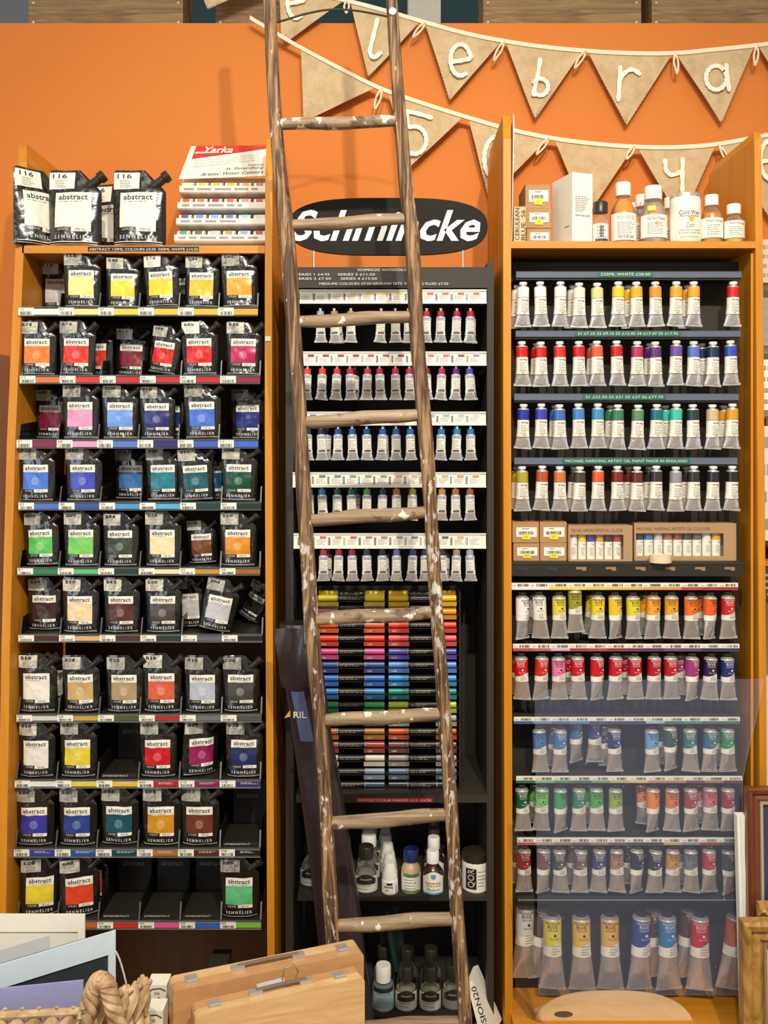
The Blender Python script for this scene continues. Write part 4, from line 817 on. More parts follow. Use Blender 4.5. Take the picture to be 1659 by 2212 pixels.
vtext(b, 'CERULEAN', .0125, .004, .070, .0095, M['ink'], -.0010); vtext(b, 'BLUE  S6', .0255, .004, .066, .0095, M['ink'], -.0010); b.build('handwriting', t)
t = thing('carton', 'tall white carton with small print beside the brown cartons', 'box', (fx(1236, .02), .02, zt2), None, (0, 0, R(18)))
b = MB(); b.box(0, .050, 0, .09, 0, .155, M['white']); b.build('carton_body', t)
b = MB(); b.micro(.008, .042, .07, .105, 9, M['greytext'], -.0006); b.text('SENNELIER', .008, .060, .036, .004, M['ink'], -.0006); b.grid(lambda u, v: (-.0006, .012+.02*v, .04+.002*u), 1, 1, M['greytext']); b.build('printed_face', t)
Y = .06
glassware('solvent_bottle', 'small clear bottle with black cap beside the tall white carton', 'bottle', on(1297, .03), .03, zt2, .0165, .092, .008, .0155, .024, M['black'], None, .3,
          (.004, .042, 80, plainlab(M['white'], 4, None, None, lambda b, S, z0, z1, r, w_: (b.bars(-w_*.4, w_*.3, z0+.008, z1-.004, M['ink'], S(.001), 7), b.rect(-w_, w_, z0, z0+.005, cm((40, 50, 90), .5), S(.001), 4, 1)))), 'medium bottles on the right cabinet')
glassware('oil_bottle', 'bottle of orange oil with ribbed white cap, tallest on the right cabinet', 'bottle', on(1346, Y), Y, zt2, .0285, .142, .0125, .0165, .030, M['whitep'], liquid((214, 134, 8), .98), .93,
          (.010, .070, 80, plainlab(M['white'], 9, 'POPPYSEED OIL', M['greytext'], lambda b, S, z0, z1, r, w_: b.text('SENNELIER', -w_*.7, z0+.004, w_*1.4, .004, M['ink'], S(.001)))), 'medium bottles on the right cabinet')
glassware('oil_bottle', 'clear bottle with ribbed white cap and yellow price sticker on the right cabinet', 'bottle', on(1411, Y), Y, zt2, .0295, .134, .014, .019, .030, M['whitep'], liquid((226, 220, 200), .25), .9,
          (.016, .066, 80, plainlab(M['white'], 8, 'Oil Paint Thinner', M['ink'], lambda b, S, z0, z1, r, w_: (b.rect(-r*.65, -r*.1, .074, .085, M['sticker'], S(.001), 4, 1), b.add([(.0+.004*cos(q), S(.0012)(0, 0), (z0+z1)/2+.006+.004*sin(q)) for q in [k*pi/5 for k in range(10)]], [tuple(range(10))], cm((222, 160, 60), .5))))), 'medium bottles on the right cabinet')
glassware('oil_bottle', 'bottle with white cap half hidden behind the yellow-stickered bottle', 'bottle', on(1388, .125), .125, zt2, .026, .132, .012, .0165, .028, M['whitep'], None, .5, (.014, .064, 80, plainlab()), 'medium bottles on the right cabinet')
glassware('oil_bottle', 'bottle with white cap just showing between orange bottle and stickered bottle', 'bottle', on(1373, .19), .19, zt2, .026, .130, .012, .015, .028, M['whitep'], None, .5, (.014, .064, 80, plainlab()), 'medium bottles on the right cabinet')
glassware('oil_bottle', 'bottle with tilted white cap behind the can of painting medium', 'bottle', on(1448, .17), .17, zt2, .024, .138, .010, .014, .026, M['whitep'], None, .5, (.014, .064, 80, plainlab()), 'medium bottles on the right cabinet')
def zest(b, S, z0, z1, r, w_):
    b.text('Painting Medium', -w_*.75, z1-(z1-z0)*.33, w_*1.5, .0055, M['ink'], S(.001)); b.text('Use with Oil paint', -w_*.85, z0+.018, w_*1.7, .0045, M['ink'], S(.001)); b.text('to impart body and', -w_*.85, z0+.012, w_*1.7, .0045, M['ink'], S(.001))
    b.text('Zest', -w_*.35, z0+.026, w_*.7, .011, cm((130, 120, 120), .5), S(.001), shear=.3)
    b.add([(.003+.006*cos(q), S(.0012)(.003, 0), z0+.045+.006*sin(q)) for q in [k*pi/6 for k in range(12)]], [tuple(range(12))], cm((226, 170, 50), .5)); b.rect(-w_, w_, z0+.003, z0+.008, cm((180, 196, 150), .5), S(.0008), 6, 1)
glassware('medium_can', 'wide white can of wax painting medium with a metal lid on the right cabinet', 'jar', on(1480, .05), .05, zt2, .0335, .112, .033, .0325, .008, M['steel'], None, .5, (.008, .080, 85, plainlab(M['white'], 0, 'Cold Wax', None, zest)), 'medium bottles on the right cabinet', [(.0325, 0), (.0335, .002), (.0335, .098), (.0325, .1), (.0325, .104)], cm((232, 228, 214), .3))
glassware('oil_bottle', 'two-tone yellow oil bottle with smooth white cap, second from right', 'bottle', on(1537, .05), .05, zt2, .0245, .112, .0115, .0148, .024, M['whitep'], liquid((196, 130, 20), .95), .8, (.014, .058, 80, plainlab(M['white'], 5, 'Harding', M['redprint'])), 'medium bottles on the right cabinet')
glassware('oil_bottle', 'short pale yellow oil bottle with white cap at the right end of the shelf', 'bottle', on(1585, .04), .04, zt2, .0225, .089, .011, .0148, .022, M['whitep'], liquid((214, 172, 70), .9), .7, (.012, .050, 80, plainlab(M['white'], 5, 'Harding', M['redprint'])), 'medium bottles on the right cabinet')
b = MB(); b.hexa([P(1105, 520, .002), P(1106.5, 520, .002), P(1111, 252, .02), P(1109, 245, .02)], [P(1105, 520, .002)+Vector((0, .12, 0)), P(1106.5, 520, .002)+Vector((0, .12, 0)), P(1111, 252, .02)+Vector((0, .12, -.05)), P(1109, 245, .02)+Vector((0, .12, -.05))], M['card'])
b.build('price_card', tag=('tall pale printed card standing against the left panel of the right cabinet', 'card'))
# ================================================================ middle rack
mr = thing('metal_display_rack', 'black metal display rack between the two wooden cabinets', 'rack', (fx(840, .1), .1, 0))
def mrb(b, nm, sm=False):
    o = b.build(nm, mr, sm); o.location = (-fx(840, .1), -.1, 0); return o
YM = .02
b = MB(); b.box(fx(1052, YM), fx(1067, YM), YM, .29, 0, fz(568, YM), M['blackm']); mrb(b, 'rack_post')
b = MB(); b.box(fx(616, YM), fx(633, YM), YM+.01, .29, 0, fz(575, YM), M['blackm']); mrb(b, 'rack_post')
b = MB(); b.box(fx(633, YM), fx(1052, YM), .28, .29, 0, fz(577, YM), M['blackm']); mrb(b, 'back_panel')
b = MB(); b.box(fx(626, YM), fx(1052, YM), YM, YM+.01, fz(622, YM), fz(577, YM), M['blackm']); b.box(fx(626, YM), fx(1052, YM), YM+.01, .28, fz(584, YM), fz(577, YM), M['blackm']); mrb(b, 'header_panel')
for s, x0, x1, y in (('SCHMINCKE  WATERCOLOUR', 773, 890, 583), ('SERIES 1 £4.95', 640, 712, 593), ('SERIES 3 £11.50', 730, 810, 593), ('SERIES 2 £7.50', 640, 715, 602), ('SERIES 4 £13.50', 736, 814, 602), ('MEDIUMS COLOURS £9.50 GROUND SETS  MASKING FLUID £7.50', 690, 968, 613)):
    b = MB(); b.rect(fx(x0-4, YM), fx(x1+4, YM), fz(y+4, YM), fz(y-4, YM), M['black_tape'], YM-.0008); b.text(s, fx(x0, YM), fz(y+2.6, YM), fx(x1, YM)-fx(x0, YM), .0052, M['foilprint'], YM-.0014); mrb(b, 'embossed_tape')
SL = [(625, 656, 634, 1051), (759, 790, 641, 1051), (889, 919, 646, 1050), (1020, 1053, 632, 1050), (1152, 1185, 634, 1050)]
SWC = [[(236, 232, 224)]*2+[(226, 216, 150), (230, 216, 120), (230, 206, 110), (230, 210, 90), (230, 196, 110), (220, 120, 90), (214, 80, 70), (210, 90, 90), (206, 80, 80), (214, 90, 80)],
       [(150, 50, 60), (150, 60, 70), (156, 60, 80), (150, 60, 90), (160, 90, 120), (150, 70, 110), (140, 50, 80), (170, 80, 100), (200, 110, 120), (190, 110, 130), (130, 80, 120), (150, 130, 190)],
       [(90, 130, 170), (80, 110, 160), (100, 140, 180), (110, 150, 190), (110, 150, 200), (100, 150, 190), (120, 160, 200), (130, 170, 200), (130, 170, 210), (140, 180, 210), (150, 190, 210), (190, 196, 200)],
       [(60, 110, 110), (80, 130, 130), (90, 140, 140), (110, 150, 140), (110, 160, 110), (120, 150, 140), (220, 150, 110), (210, 170, 130), (200, 170, 130), (200, 170, 130), (200, 150, 110), (190, 150, 110)],
       [(140, 110, 100), (190, 110, 90), (196, 150, 110), (180, 100, 90), (160, 130, 120), (150, 140, 150), (140, 140, 160), (110, 120, 140), (110, 110, 130), (90, 96, 110), (200, 180, 120), (220, 216, 210)]]
SX = [[347, 445, 547, 740, 845, 930, 1045, 1140, 1243, 1335], [250, 350, 447, 548, 650, 745, 845, 940, 1052, 1142, 1240, 1340], [260, 357, 460, 560, 655, 750, 848, 945, 1142, 1243, 1343], [270, 363, 458, 555, 652, 752, 850, 948, 1146, 1243, 1340], [265, 365, 462, 558, 655, 755, 850, 950, 1040, 1155, 1243, 1343]]
SH_ = [(660, 740), (792, 864), (921, 994), (1053, 1124), (1186, 1255)]
SCC = [[((150, 160, 184), 'silver blue'), ((150, 146, 70), 'olive gold'), ((170, 146, 30), 'gold'), ((160, 120, 50), 'bronze'), ((150, 84, 60), 'copper'), ((190, 110, 50), 'amber'), ((160, 40, 40), 'brick red'), ((164, 40, 38), 'red'), ((166, 36, 40), 'deep red'), ((160, 34, 38), 'dark red')],
       [((212, 66, 38), 'orange red'), ((210, 64, 44), 'vermilion'), ((196, 48, 46), 'light red'), ((166, 34, 48), 'crimson'), ((176, 44, 56), 'rose red'), ((160, 30, 50), 'wine'), ((196, 38, 60), 'bright pink red'), ((176, 34, 56), 'carmine'), ((150, 40, 60), 'madder'), ((170, 36, 70), 'magenta'), ((92, 34, 104), 'purple'), ((72, 68, 164), 'blue violet')],
       [((34, 58, 110), 'indigo'), ((32, 36, 64), 'blue black'), ((40, 66, 130), 'ultramarine'), ((36, 84, 130), 'peacock blue'), ((38, 66, 124), 'deep blue'), ((36, 84, 160), 'cobalt'), ((40, 96, 160), 'mid blue'), ((34, 92, 156), 'azure'), ((42, 108, 172), 'sky blue'), ((36, 124, 164), 'cerulean'), ((42, 110, 176), 'clear blue')],
       [((40, 150, 180), 'turquoise'), ((30, 128, 172), 'bright blue'), ((22, 80, 60), 'dark green'), ((32, 92, 64), 'forest green'), ((84, 156, 74), 'leaf green'), ((26, 58, 56), 'black green'), ((206, 96, 52), 'orange'), ((132, 124, 40), 'olive'), ((166, 126, 60), 'ochre'), ((160, 96, 50), 'sienna'), ((146, 84, 46), 'brown')],
       [((120, 60, 50), 'rust'), ((152, 50, 46), 'red brown'), ((140, 40, 46), 'dark red'), ((130, 34, 50), 'burgundy'), ((50, 50, 58), 'charcoal'), ((32, 32, 40), 'black'), ((94, 90, 142), 'violet grey'), ((44, 60, 100), 'navy'), ((50, 52, 62), 'slate'), ((44, 50, 60), 'dark grey'), ((152, 132, 96), 'beige'), ((152, 156, 170), 'silver')]]
mrn = ['top', 'second', 'third', 'fourth', 'fifth']
for r, (y0, y1, x0, x1) in enumerate(SL):
    Y = .008; X0, X1 = fx(x0, Y), fx(x1, Y); z1, z0 = fz(y0, Y), fz(y1, Y); W = X1-X0; H = z1-z0
    t = thing('label_rail', 'white label rail holding hanging watercolour tubes, %s of five on the metal rack' % mrn[r], 'rail', (X0, Y, z0), 'label rails on the metal rack')
    b = MB(); b.box(0, W, .004, .27, -.001, .003, M['blackm']); b.box(0, W, .002, .005, 0, H, M['card']); b.box(0, W, .0, .002, H-.004, H, cm((206, 202, 190), .3)); b.box(0, W, -.002, .002, 0, .004, M['whitep']); b.build('rail_channel', t)
    for k in range(12):
        b = MB(); w_ = (W-.02)/12; xa = .008+k*w_
        b.rect(xa, xa+w_-.0008, .005, H-.0045, M['white'], .0012); b.rect(xa+w_*.48, xa+w_*.9, H-.012, H-.0065, cm(SWC[r][k], .4), .0008); b.bars(xa+.001, xa+w_*.17, .007, H-.009, M['ink'], .0008, 3, rT)
        b.micro(xa+w_*.3, xa+w_*.92, .008, H-.013, 4, M['greytext'], .0008, rT); b.build('price_label', t)
    for k, zx in enumerate(SX[r]):
        c = SCC[r][k]; Yt = .014; px = 580+zx/3.072; z0_ = fz(SH_[r][1], Yt)
        sc = 1.02*(SH_[r][1]-SH_[r][0])/73.5
        place_tube('horadam', k+r, (fx(px, Yt), Yt, z0_), c[0], 'watercolour tube with %s cap hanging under the %s white label rail' % (c[1], mrn[r]), 'paint tube', 'watercolour tubes on the metal rack', rT.uniform(-2.5, 2.5), rT.uniform(-12, 12), sc=.98)
        if (k+r*2) % 4 == 1: place_tube('horadam', k, (fx(px, Yt)+.006, Yt+.03, z0_+.001), c[0], 'watercolour tube behind the %s capped one under the %s white rail' % (c[1], mrn[r]), 'paint tube', 'watercolour tubes hanging behind the front ones', rT.uniform(-5, 5), 15, sc=.96)
# ---------------------------------------------------------------- oval sign
sg = thing('oval_sign', 'black oval maker sign with white italic lettering above the metal rack', 'sign', (fx(838, .06), .06, fz(575, .06)))
cx, cz = fx(838, .06), fz(490, .06)
b = MB(); n = 64; a_, b_ = .2215, .0635; e_ = 2/3.3; poly = []
for k in range(n):
    q = 2*pi*k/n; poly.append((a_*abs(cos(q))**e_*(1 if cos(q) > 0 else -1), (fz(490, .06)-fz(575, .06))+b_*abs(sin(q))**(2/2.5)*(1 if sin(q) > 0 else -1)))
b.prism(poly, -.004, .006, cm((38, 37, 33), .7, spec=.15)); b.build('sign_board', sg)
b = MB(); b.text('Schmincke', -.215, (fz(490, .06)-fz(575, .06))-.033, .420, .070, cm((240, 242, 238), .5), -.0050, shear=.34, off=.022); b.build('lettering', sg)
for px in (678, 1000):
    b = MB(); x = fx(px, .06)-cx; b.tube([(x, 0, -.003), (x, 0, .045)], .0025, M['steel'], 10); b.build('support_rod', sg, True)
# ---------------------------------------------------------------- marker rack
def smooth_shelf(lab, y0, yfront, x0, x1, Yf, Yb=.28, th=.012, nm='metal_shelf'):
    b = MB(); b.box(fx(x0, Yf), fx(x1, Yf), Yf, Yb, fz(yfront, Yf), fz(y0, Yf), M['blackm']); return b.build(nm, tag=(lab, 'shelf'))
s1 = smooth_shelf('dark metal shelf with a red tape below the marker rack', 1716, 1734, 640, 1052, .02)
b = MB(); b.rect(fx(770, .02), fx(935, .02), fz(1733, .02), fz(1723, .02), M['red_tape'], .0190); b.text('WATERCOLOUR MARKER £4.5. EACH', fx(774, .02), fz(1731, .02), fx(931, .02)-fx(774, .02), .0056, M['foilprint'], .0185); b.build('embossed_tape', s1)
s2 = smooth_shelf('dark metal shelf carrying ink and medium bottles behind the ladder', 1936, 1946, 642, 1052, .02)
s3 = smooth_shelf('lowest dark shelf with bottles near the bottom of the ladder', 2187, 2197, 642, 1052, .02)
mk = thing('marker_rack', 'black stepped rack of paired brush markers in rainbow order', 'rack', (fx(840, .05), .05, fz(1716, .02)))
rz = fz(1716, .02); mx = fx(840, .05)
def ym(i): return 1292.0+i*28.75
b = MB(); xa, xb = fx(684, .07)-mx, fx(990, .07)-mx; b.box(xa, xb, .075, .08, 0, fz(1272, .08)-rz, M['black'])
for x in (xa-.003, xb): b.box(x, x+.003, -.005, .08, 0, fz(1275, .06)-rz, M['black'])
b.build('rack_frame', mk)
MKC = [[('yellow', (226, 196, 40)), ('amber', (232, 184, 34))], [('dusty mauve', (160, 116, 110)), ('light orange', (232, 146, 28))], [('orange', (224, 94, 44)), ('red orange', (232, 66, 44))], [('vermilion', (228, 66, 46)), ('coral', (226, 84, 84))],
       [('pink', (210, 76, 136)), ('violet', (88, 76, 166))], [('navy', (60, 80, 140)), ('light blue', (92, 134, 206))], [('royal blue', (56, 108, 200)), ('azure', (60, 142, 206))], [('mid blue', (58, 128, 190)), ('teal', (30, 138, 130))],
       [('green', (58, 172, 92)), ('lime', (172, 192, 70))], [('forest green', (30, 80, 60)), ('pale sage', (150, 164, 146))], [('ochre', (172, 112, 34)), ('rust', (192, 80, 42))], [('brick', (164, 70, 66)), ('brown', (112, 74, 62))],
       [('cream', (214, 204, 186)), ('taupe', (150, 140, 134))], [('blue grey', (130, 146, 166)), ('slate', (86, 102, 122))], [('dark slate', (62, 76, 94)), ('black', (46, 50, 54))]]
for i in range(15):
    Y = .05; z = fz(ym(i), Y)
    ledge = MB(); ledge.box(xa, xb, -.002, .075, z-.0085-rz, z-.0075-rz, M['black']); lg = ledge.build('ledge', mk)
    for j, (px0, px1) in enumerate(((687, 831), (839, 986))):
        nm, c = MKC[i][j]; X0, X1 = fx(px0, Y), fx(px1, Y); cap = .0425
        b = MB(); tc_ = cm(tuple(int(v*.82) for v in c), .45)
        for a0, a1 in ((X0, X0+.046), (X1-.046, X1)):
            b = MB(); b.box(a0-mx, a1-mx, -.0065, -.0035, z-rz-.0165, z-rz-.0075, tc_)
            if i != 1: b.text(str(100+(i*37+j*53) % 190) if j else '%d' % (107+i*11), a0-mx+.008, z-rz-.0145, .010, .004, M['foilprint'], -.0070)
            b.build('colour_tab', lg)
        for q in range(2 if i in (0, 1) else 1):
            t = thing('brush_marker', 'double-ended brush marker with %s caps in the %s column, %s' % (nm, 'left' if j == 0 else 'right', ['front', 'behind another'][q]), 'marker', ((X0+X1)/2, Y+.003+q*.014, z+q*.0075-.0005), 'brush markers on the rack')
            L = (X1-X0)/2; rr = .0072
            def cyl(b, x0, x1, r0, mat, hexed=False):
                b.loft([[(x, r_*cos(2*pi*k/14), r_*sin(2*pi*k/14)) for k in range(14)] for x, r_ in ((x0, r0*.8), (x0+.001, r0), (x1-.001, r0), (x1, r0*.8))], mat)
            b = MB(); cyl(b, -L+cap-.002, L-cap+.002, rr*.86, M['black']); b.micro(-L*.35, L*.35, -.003, .003, 2, M['greytext'], -rr*.9, rT); b.build('barrel', t, True)
            b = MB(); cyl(b, -L, -L+cap, rr, cm(c, .25)); cyl(b, -L+cap-.0005, -L+cap+.002, rr*.95, M['foilprint']); b.build('cap', t, True)
            b = MB(); cyl(b, L-cap, L, rr, cm(c, .25)); cyl(b, L-cap-.002, L-cap+.0005, rr*.95, M['foilprint']); b.build('cap', t, True)
# ---------------------------------------------------------------- bottles on the two dark shelves
za = fz(1936, .02); zb_ = fz(2187, .02); G1 = 'bottles on the dark shelf behind the ladder'
wnlab = lambda tone: plainlab(cm(tone, .5), 4, None, None, lambda b, S, z0, z1, r, w_: (b.grid(lambda u, v: ((-w_+2*w_*u*1.0), S(.0011)(-w_+2*w_*u, 0), z1-(z1-z0)*.34*v*(1-u*.1)-.0+.012*sin(u*pi)*(1-v)-.006), 8, 2, M['black']), b.rect(-w_*.9, w_*.9, z0+(z1-z0)*.50, z0+(z1-z0)*.55, cm((40, 110, 170), .5), S(.0012), 4, 1), b.text('WINSOR & NEWTON', -w_*.6, z1-(z1-z0)*.22, w_*1.2, .0035, M['foilprint'], S(.0017))))
SQ = lambda r, h: [(r*.92, 0), (r, .003), (r, h*.36), (r*.94, h*.48), (r*.62, h*.78), (r*.40, h*.9), (r*.38, h)]
def wn(px, z, Y, lab, capm, s=1.0, tone=(206, 206, 190)):
    glassware('medium_bottle', lab, 'bottle', fx(px, Y), Y, z, .026*s, .098*s, .01*s, .0165*s, .026*s, capm, liquid((150, 150, 130), .45), .6, (.006*s, .040*s, 72, wnlab(tone)), G1, SQ(.026*s, .072*s))
wn(791, za, .05, 'clear bottle with black cap and slanted label, on the shelf below the markers', M['black'])
wn(797, za, .11, 'bottle with white cap directly behind the black-capped slanted-label bottle', M['whitep']); wn(799, za, .17, 'bottle with pale blue cap, rearmost behind the black-capped bottle', cm((100, 140, 180), .3), 1.05)
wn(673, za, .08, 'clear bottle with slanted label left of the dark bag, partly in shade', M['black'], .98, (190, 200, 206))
def gumlab(b, S, z0, z1, r, th):
    shell(b, lambda z: r, lambda z: r, z0, z1, M['white'], .0005, th, nz=1); w_ = r*.8
    b.add([(w_*.0, S(.001)(0, 0), z0), (w_, S(.001)(w_, 0), z0), (w_, S(.001)(w_, 0), z1*.75), (w_*.5, S(.001)(w_*.5, 0), z0+(z1-z0)*.45)], [(0, 1, 2, 3)], cm((40, 70, 160), .5))
    b.text('drawing', -w_*.85, z0+(z1-z0)*.48, w_*1.3, .0065, M['ink'], S(.0016), off=.02); b.text('gum', -w_*.7, z0+(z1-z0)*.22, w_*.6, .005, M['ink'], S(.0016)); b.rect(-w_*.5, w_*.4, z1-.006, z1-.001, M['ink'], S(.001), 4, 1)
for q, (px, Y) in enumerate(((842, .04), (842, .085), (838, .135), (834, .18), (832, .225))):
    glassware('gum_bottle', 'white drawing gum bottle with conical cap, %s in its file' % ['front one', 'second', 'third', 'fourth', 'rearmost'][q], 'bottle', fx(px, Y), Y, za, .0178, .066, .016, .0165, .034, M['whitep'], None, .5, (.003, .028, 80, gumlab), 'drawing gum bottles', [(.0165, 0), (.0178, .002), (.0178, .029), (.0165, .031), (.0160, .033)], M['whitep'], cone=True)
glassware('gall_bottle', 'beige bottle with blue cap and green edged label behind the ladder', 'bottle', fx(888, .05), .05, za, .0215, .092, .012, .0155, .026, cm((28, 40, 100), .3), None, .5,
          (.004, .044, 82, plainlab(M['white'], 5, None, None, lambda b, S, z0, z1, r, w_: (b.rect(-w_, w_, z1-.008, z1, cm((80, 140, 80), .5), S(.0009), 6, 1), b.rect(-w_, w_, z0, z0+.004, cm((80, 140, 80), .5), S(.0009), 6, 1), b.text('Schmincke', -w_*.5, z1-.006, w_, .0035, M['ink'], S(.0014))))), G1, [(.0205, 0), (.0215, .002), (.0215, .048), (.018, .056), (.013, .062), (.012, .067)], cm((196, 166, 130), .35))
def arch(b, S, z0, z1, r, th):
    w_ = r*.93; n = 10
    top = [(w_*cos(pi*k/n), z1-.014+.014*sin(pi*k/n)) for k in range(n+1)]
    b.grid(lambda u, v: (-w_+2*w_*u, S(.0006)(-w_+2*w_*u, 0), z0+((z1-.014+.014*sin(pi*u))-z0)*v), 14, 2, M['white'])
    b.rect(-w_, w_, z0, z0+.004, cm((90, 150, 200), .5), S(.0009), 8, 1); b.add([(-.005, S(.001)(0, 0), z1-.006), (-.005, S(.001)(0, 0), z1-.014), (0, S(.001)(0, 0), z1-.017), (.005, S(.001)(0, 0), z1-.014), (.005, S(.001)(0, 0), z1-.006)], [(0, 1, 2, 3, 4)], cm((90, 150, 200), .5))
    b.text('WATER COLOUR', -w_*.7, z0+.017, w_*1.4, .0045, M['ink'], S(.001)); b.text('Medium', -w_*.6, z0+.008, w_*1.2, .006, M['ink'], S(.001)); b.micro(-w_*.8, w_*.8, z0+.022, z0+.027, 1, M['redprint'], S(.001))
for q, (px, Y) in enumerate(((935, .045), (937, .105), (938, .15), (938, .195), (938, .24))):
    glassware('gall_bottle', 'dark brown bottle with white cap and arched label, %s in its file' % ['front one', 'second', 'third', 'fourth', 'rearmost'][q], 'bottle', fx(px, Y), Y, za, .0235, .090+.004*(q > 0), .0115, .0135, .026, M['whitep'] if q < 2 else cm((90, 88, 86), .4), None, .5, (.002, .052, 80, arch), 'arched label bottles', None, cm((58, 32, 22), .12, coat=.5))  # rear white caps greyed: darkness deep in the shelf put into their colour
def qor(b, S, z0, z1, r, th):
    shell(b, lambda z: r, lambda z: r, z0, z1, M['white'], .0005, th, nz=1); b.rect(-r*.78, -r*.02, z0+.006, z1-.008, M['black'], S(.0009), 8, 1)
    v, f, _ = glyphs('QOR', 0, .0); x1 = -r*.12; b.add([(x1-c*.016, S(.0015)(x1-c*.016, 0), z0+.010+(1-a)*.0+a*.040) for a, c in v], f, M['foilprint']); b.text('Watercolor Ground', r*.06, z1-.016, r*.7, .0035, M['ink'], S(.001)); b.micro(r*.08, r*.75, z0+.01, z1-.02, 4, M['greytext'], S(.001))
glassware('ground_jar', 'white jar with black lid and black label block right of the ladder', 'jar', fx(1027, .06), .06, za, .0295, .083, .0285, .0295, .018, M['black'], None, .5, (.003, .062, 88, qor), None, [(.028, 0), (.0295, .003), (.0295, .062), (.028, .065)], M['whitep'])
wn2 = lambda px, Y, lab, capm, tone: glassware('medium_bottle', lab, 'bottle', fx(px, Y), Y, zb_, .024, .094, .01, .0165, .030, capm, liquid((170, 160, 130), .5), .7, (.006, .044, 74, wnlab(tone)), 'bottles on the lowest shelf', SQ(.024, .064))
glassware('medium_bottle', 'blue-labelled clear bottle with white cap on the lowest shelf', 'bottle', fx(828, .04), .04, zb_, .0235, .094, .011, .0165, .034, M['whitep'], liquid((130, 160, 180), .35), .9, (.004, .048, 82, plainlab(cm((150, 176, 192), .5), 5, 'WATER COLOUR', M['ink'], lambda b, S, z0, z1, r, w_: b.rect(-w_*1.1, w_*1.1, z1-.004, z1+.005, M['black'], S(.0012), 6, 1))), 'bottles on the lowest shelf', [(.0225, 0), (.0235, .002), (.0235, .048), (.019, .055), (.011, .059), (.011, .062)])
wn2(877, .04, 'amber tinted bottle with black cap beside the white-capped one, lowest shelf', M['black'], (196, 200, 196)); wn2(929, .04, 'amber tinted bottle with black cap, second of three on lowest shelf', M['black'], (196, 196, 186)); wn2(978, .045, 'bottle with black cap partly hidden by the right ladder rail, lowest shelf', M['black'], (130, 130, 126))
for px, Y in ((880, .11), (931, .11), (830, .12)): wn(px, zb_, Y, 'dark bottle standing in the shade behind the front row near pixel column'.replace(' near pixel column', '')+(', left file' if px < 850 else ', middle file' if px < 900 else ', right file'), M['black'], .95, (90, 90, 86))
b = MB()
b.grid(lambda u, v: (fx(822+50*u, .1), .1+.012*sin(u*7+v*3), fz(2100-130*v, .1)), 14, 14, M['divider']); b.grid(lambda u, v: (fx(872-50*u, .1), .112+.012*sin((1-u)*7+v*3), fz(2100-130*v, .1)), 14, 14, cm((40, 78, 76), .3))
b.build('plastic_packet', smooth=True, tag=('teal plastic packet hanging in the shade under the middle shelf', 'packet'))
# ---------------------------------------------------------------- dark vinyl bag leaning in front of the rack
bg = thing('art_bag', 'dark brown vinyl art bag leaning behind the ladder left rail', 'bag', (fx(690, 0), -.05, 0))
bx = fx(690, 0)
path = [(1338, 608, 668, .02), (1400, 612, 690, .0), (1460, 618, 704, -.02), (1560, 634, 716, -.02), (1700, 652, 742, -.03), (1850, 672, 765, -.03), (1960, 684, 782, -.04), (2120, 700, 800, -.05), (2400, 735, 850, -.06), (2800, 780, 930, -.06)]
rings = []
for py, xl_, xr_, Y in bez(path, 5):
    X0, X1 = fx(xl_, Y), fx(xr_, Y); z = max(.0, fz(py, Y)); w_ = (X1-X0)/2; c_ = (X0+X1)/2-bx
    rings.append([(c_+w_*abs(cos(q))**.7*(1 if cos(q) > 0 else -1), Y-.035+.030*sin(q)+.006*noise.noise(Vector((cos(q)*2, sin(q)*2, z*9)))+.05, z) for q in [2*pi*k/28 for k in range(28)]])
b = MB(); b.loft(rings[::-1], M['bag']); b.build('bag_body', bg, True)
b = MB(); n = 14
def flapf(u, v):
    xl_ = 606+u*(66+20*v); py = 1334+v*(118-22*(1-u)*0)+8*sin(u*5)*v; Y = .005-.012*sin(v*pi)-.006*sin(u*6+v*4)
    return (fx(xl_+14*v, Y)-bx, Y, fz(py, Y))
b.grid(lambda u, v: (lambda p: (p[0], p[1]-.070, p[2]))(flapf(u, 1-v)), n, n, M['bag']); b.grid(lambda u, v: (lambda p: (p[0], p[1]-.066, p[2]))(flapf(1-u, 1-v)), n, n, M['bag']); b.build('flap', bg, True)
b = MB(); Y = .0; b.text('RIL', fx(648, Y)-bx, fz(1508, Y), .026, .013, cm((206, 200, 186), .5), lambda x, z: -.094, off=.02)
b.add([(fx(629, Y)-bx, -.094, fz(1508, Y)), (fx(642, Y)-bx, -.094, fz(1505, Y)), (fx(641, Y)-bx, -.094, fz(1492, Y))], [(0, 1, 2)], cm((196, 150, 60), .5)); b.build('logo', bg)
b = MB(); b.grid(lambda u, v: (fx(642+26*u+v*0+(1-v)*20, .0)-bx, -.088-.004*sin(u*pi), fz(1456+(1-v)*100, 0)), 6, 10, M['bagblue']); b.build('blue_panel', bg, True)
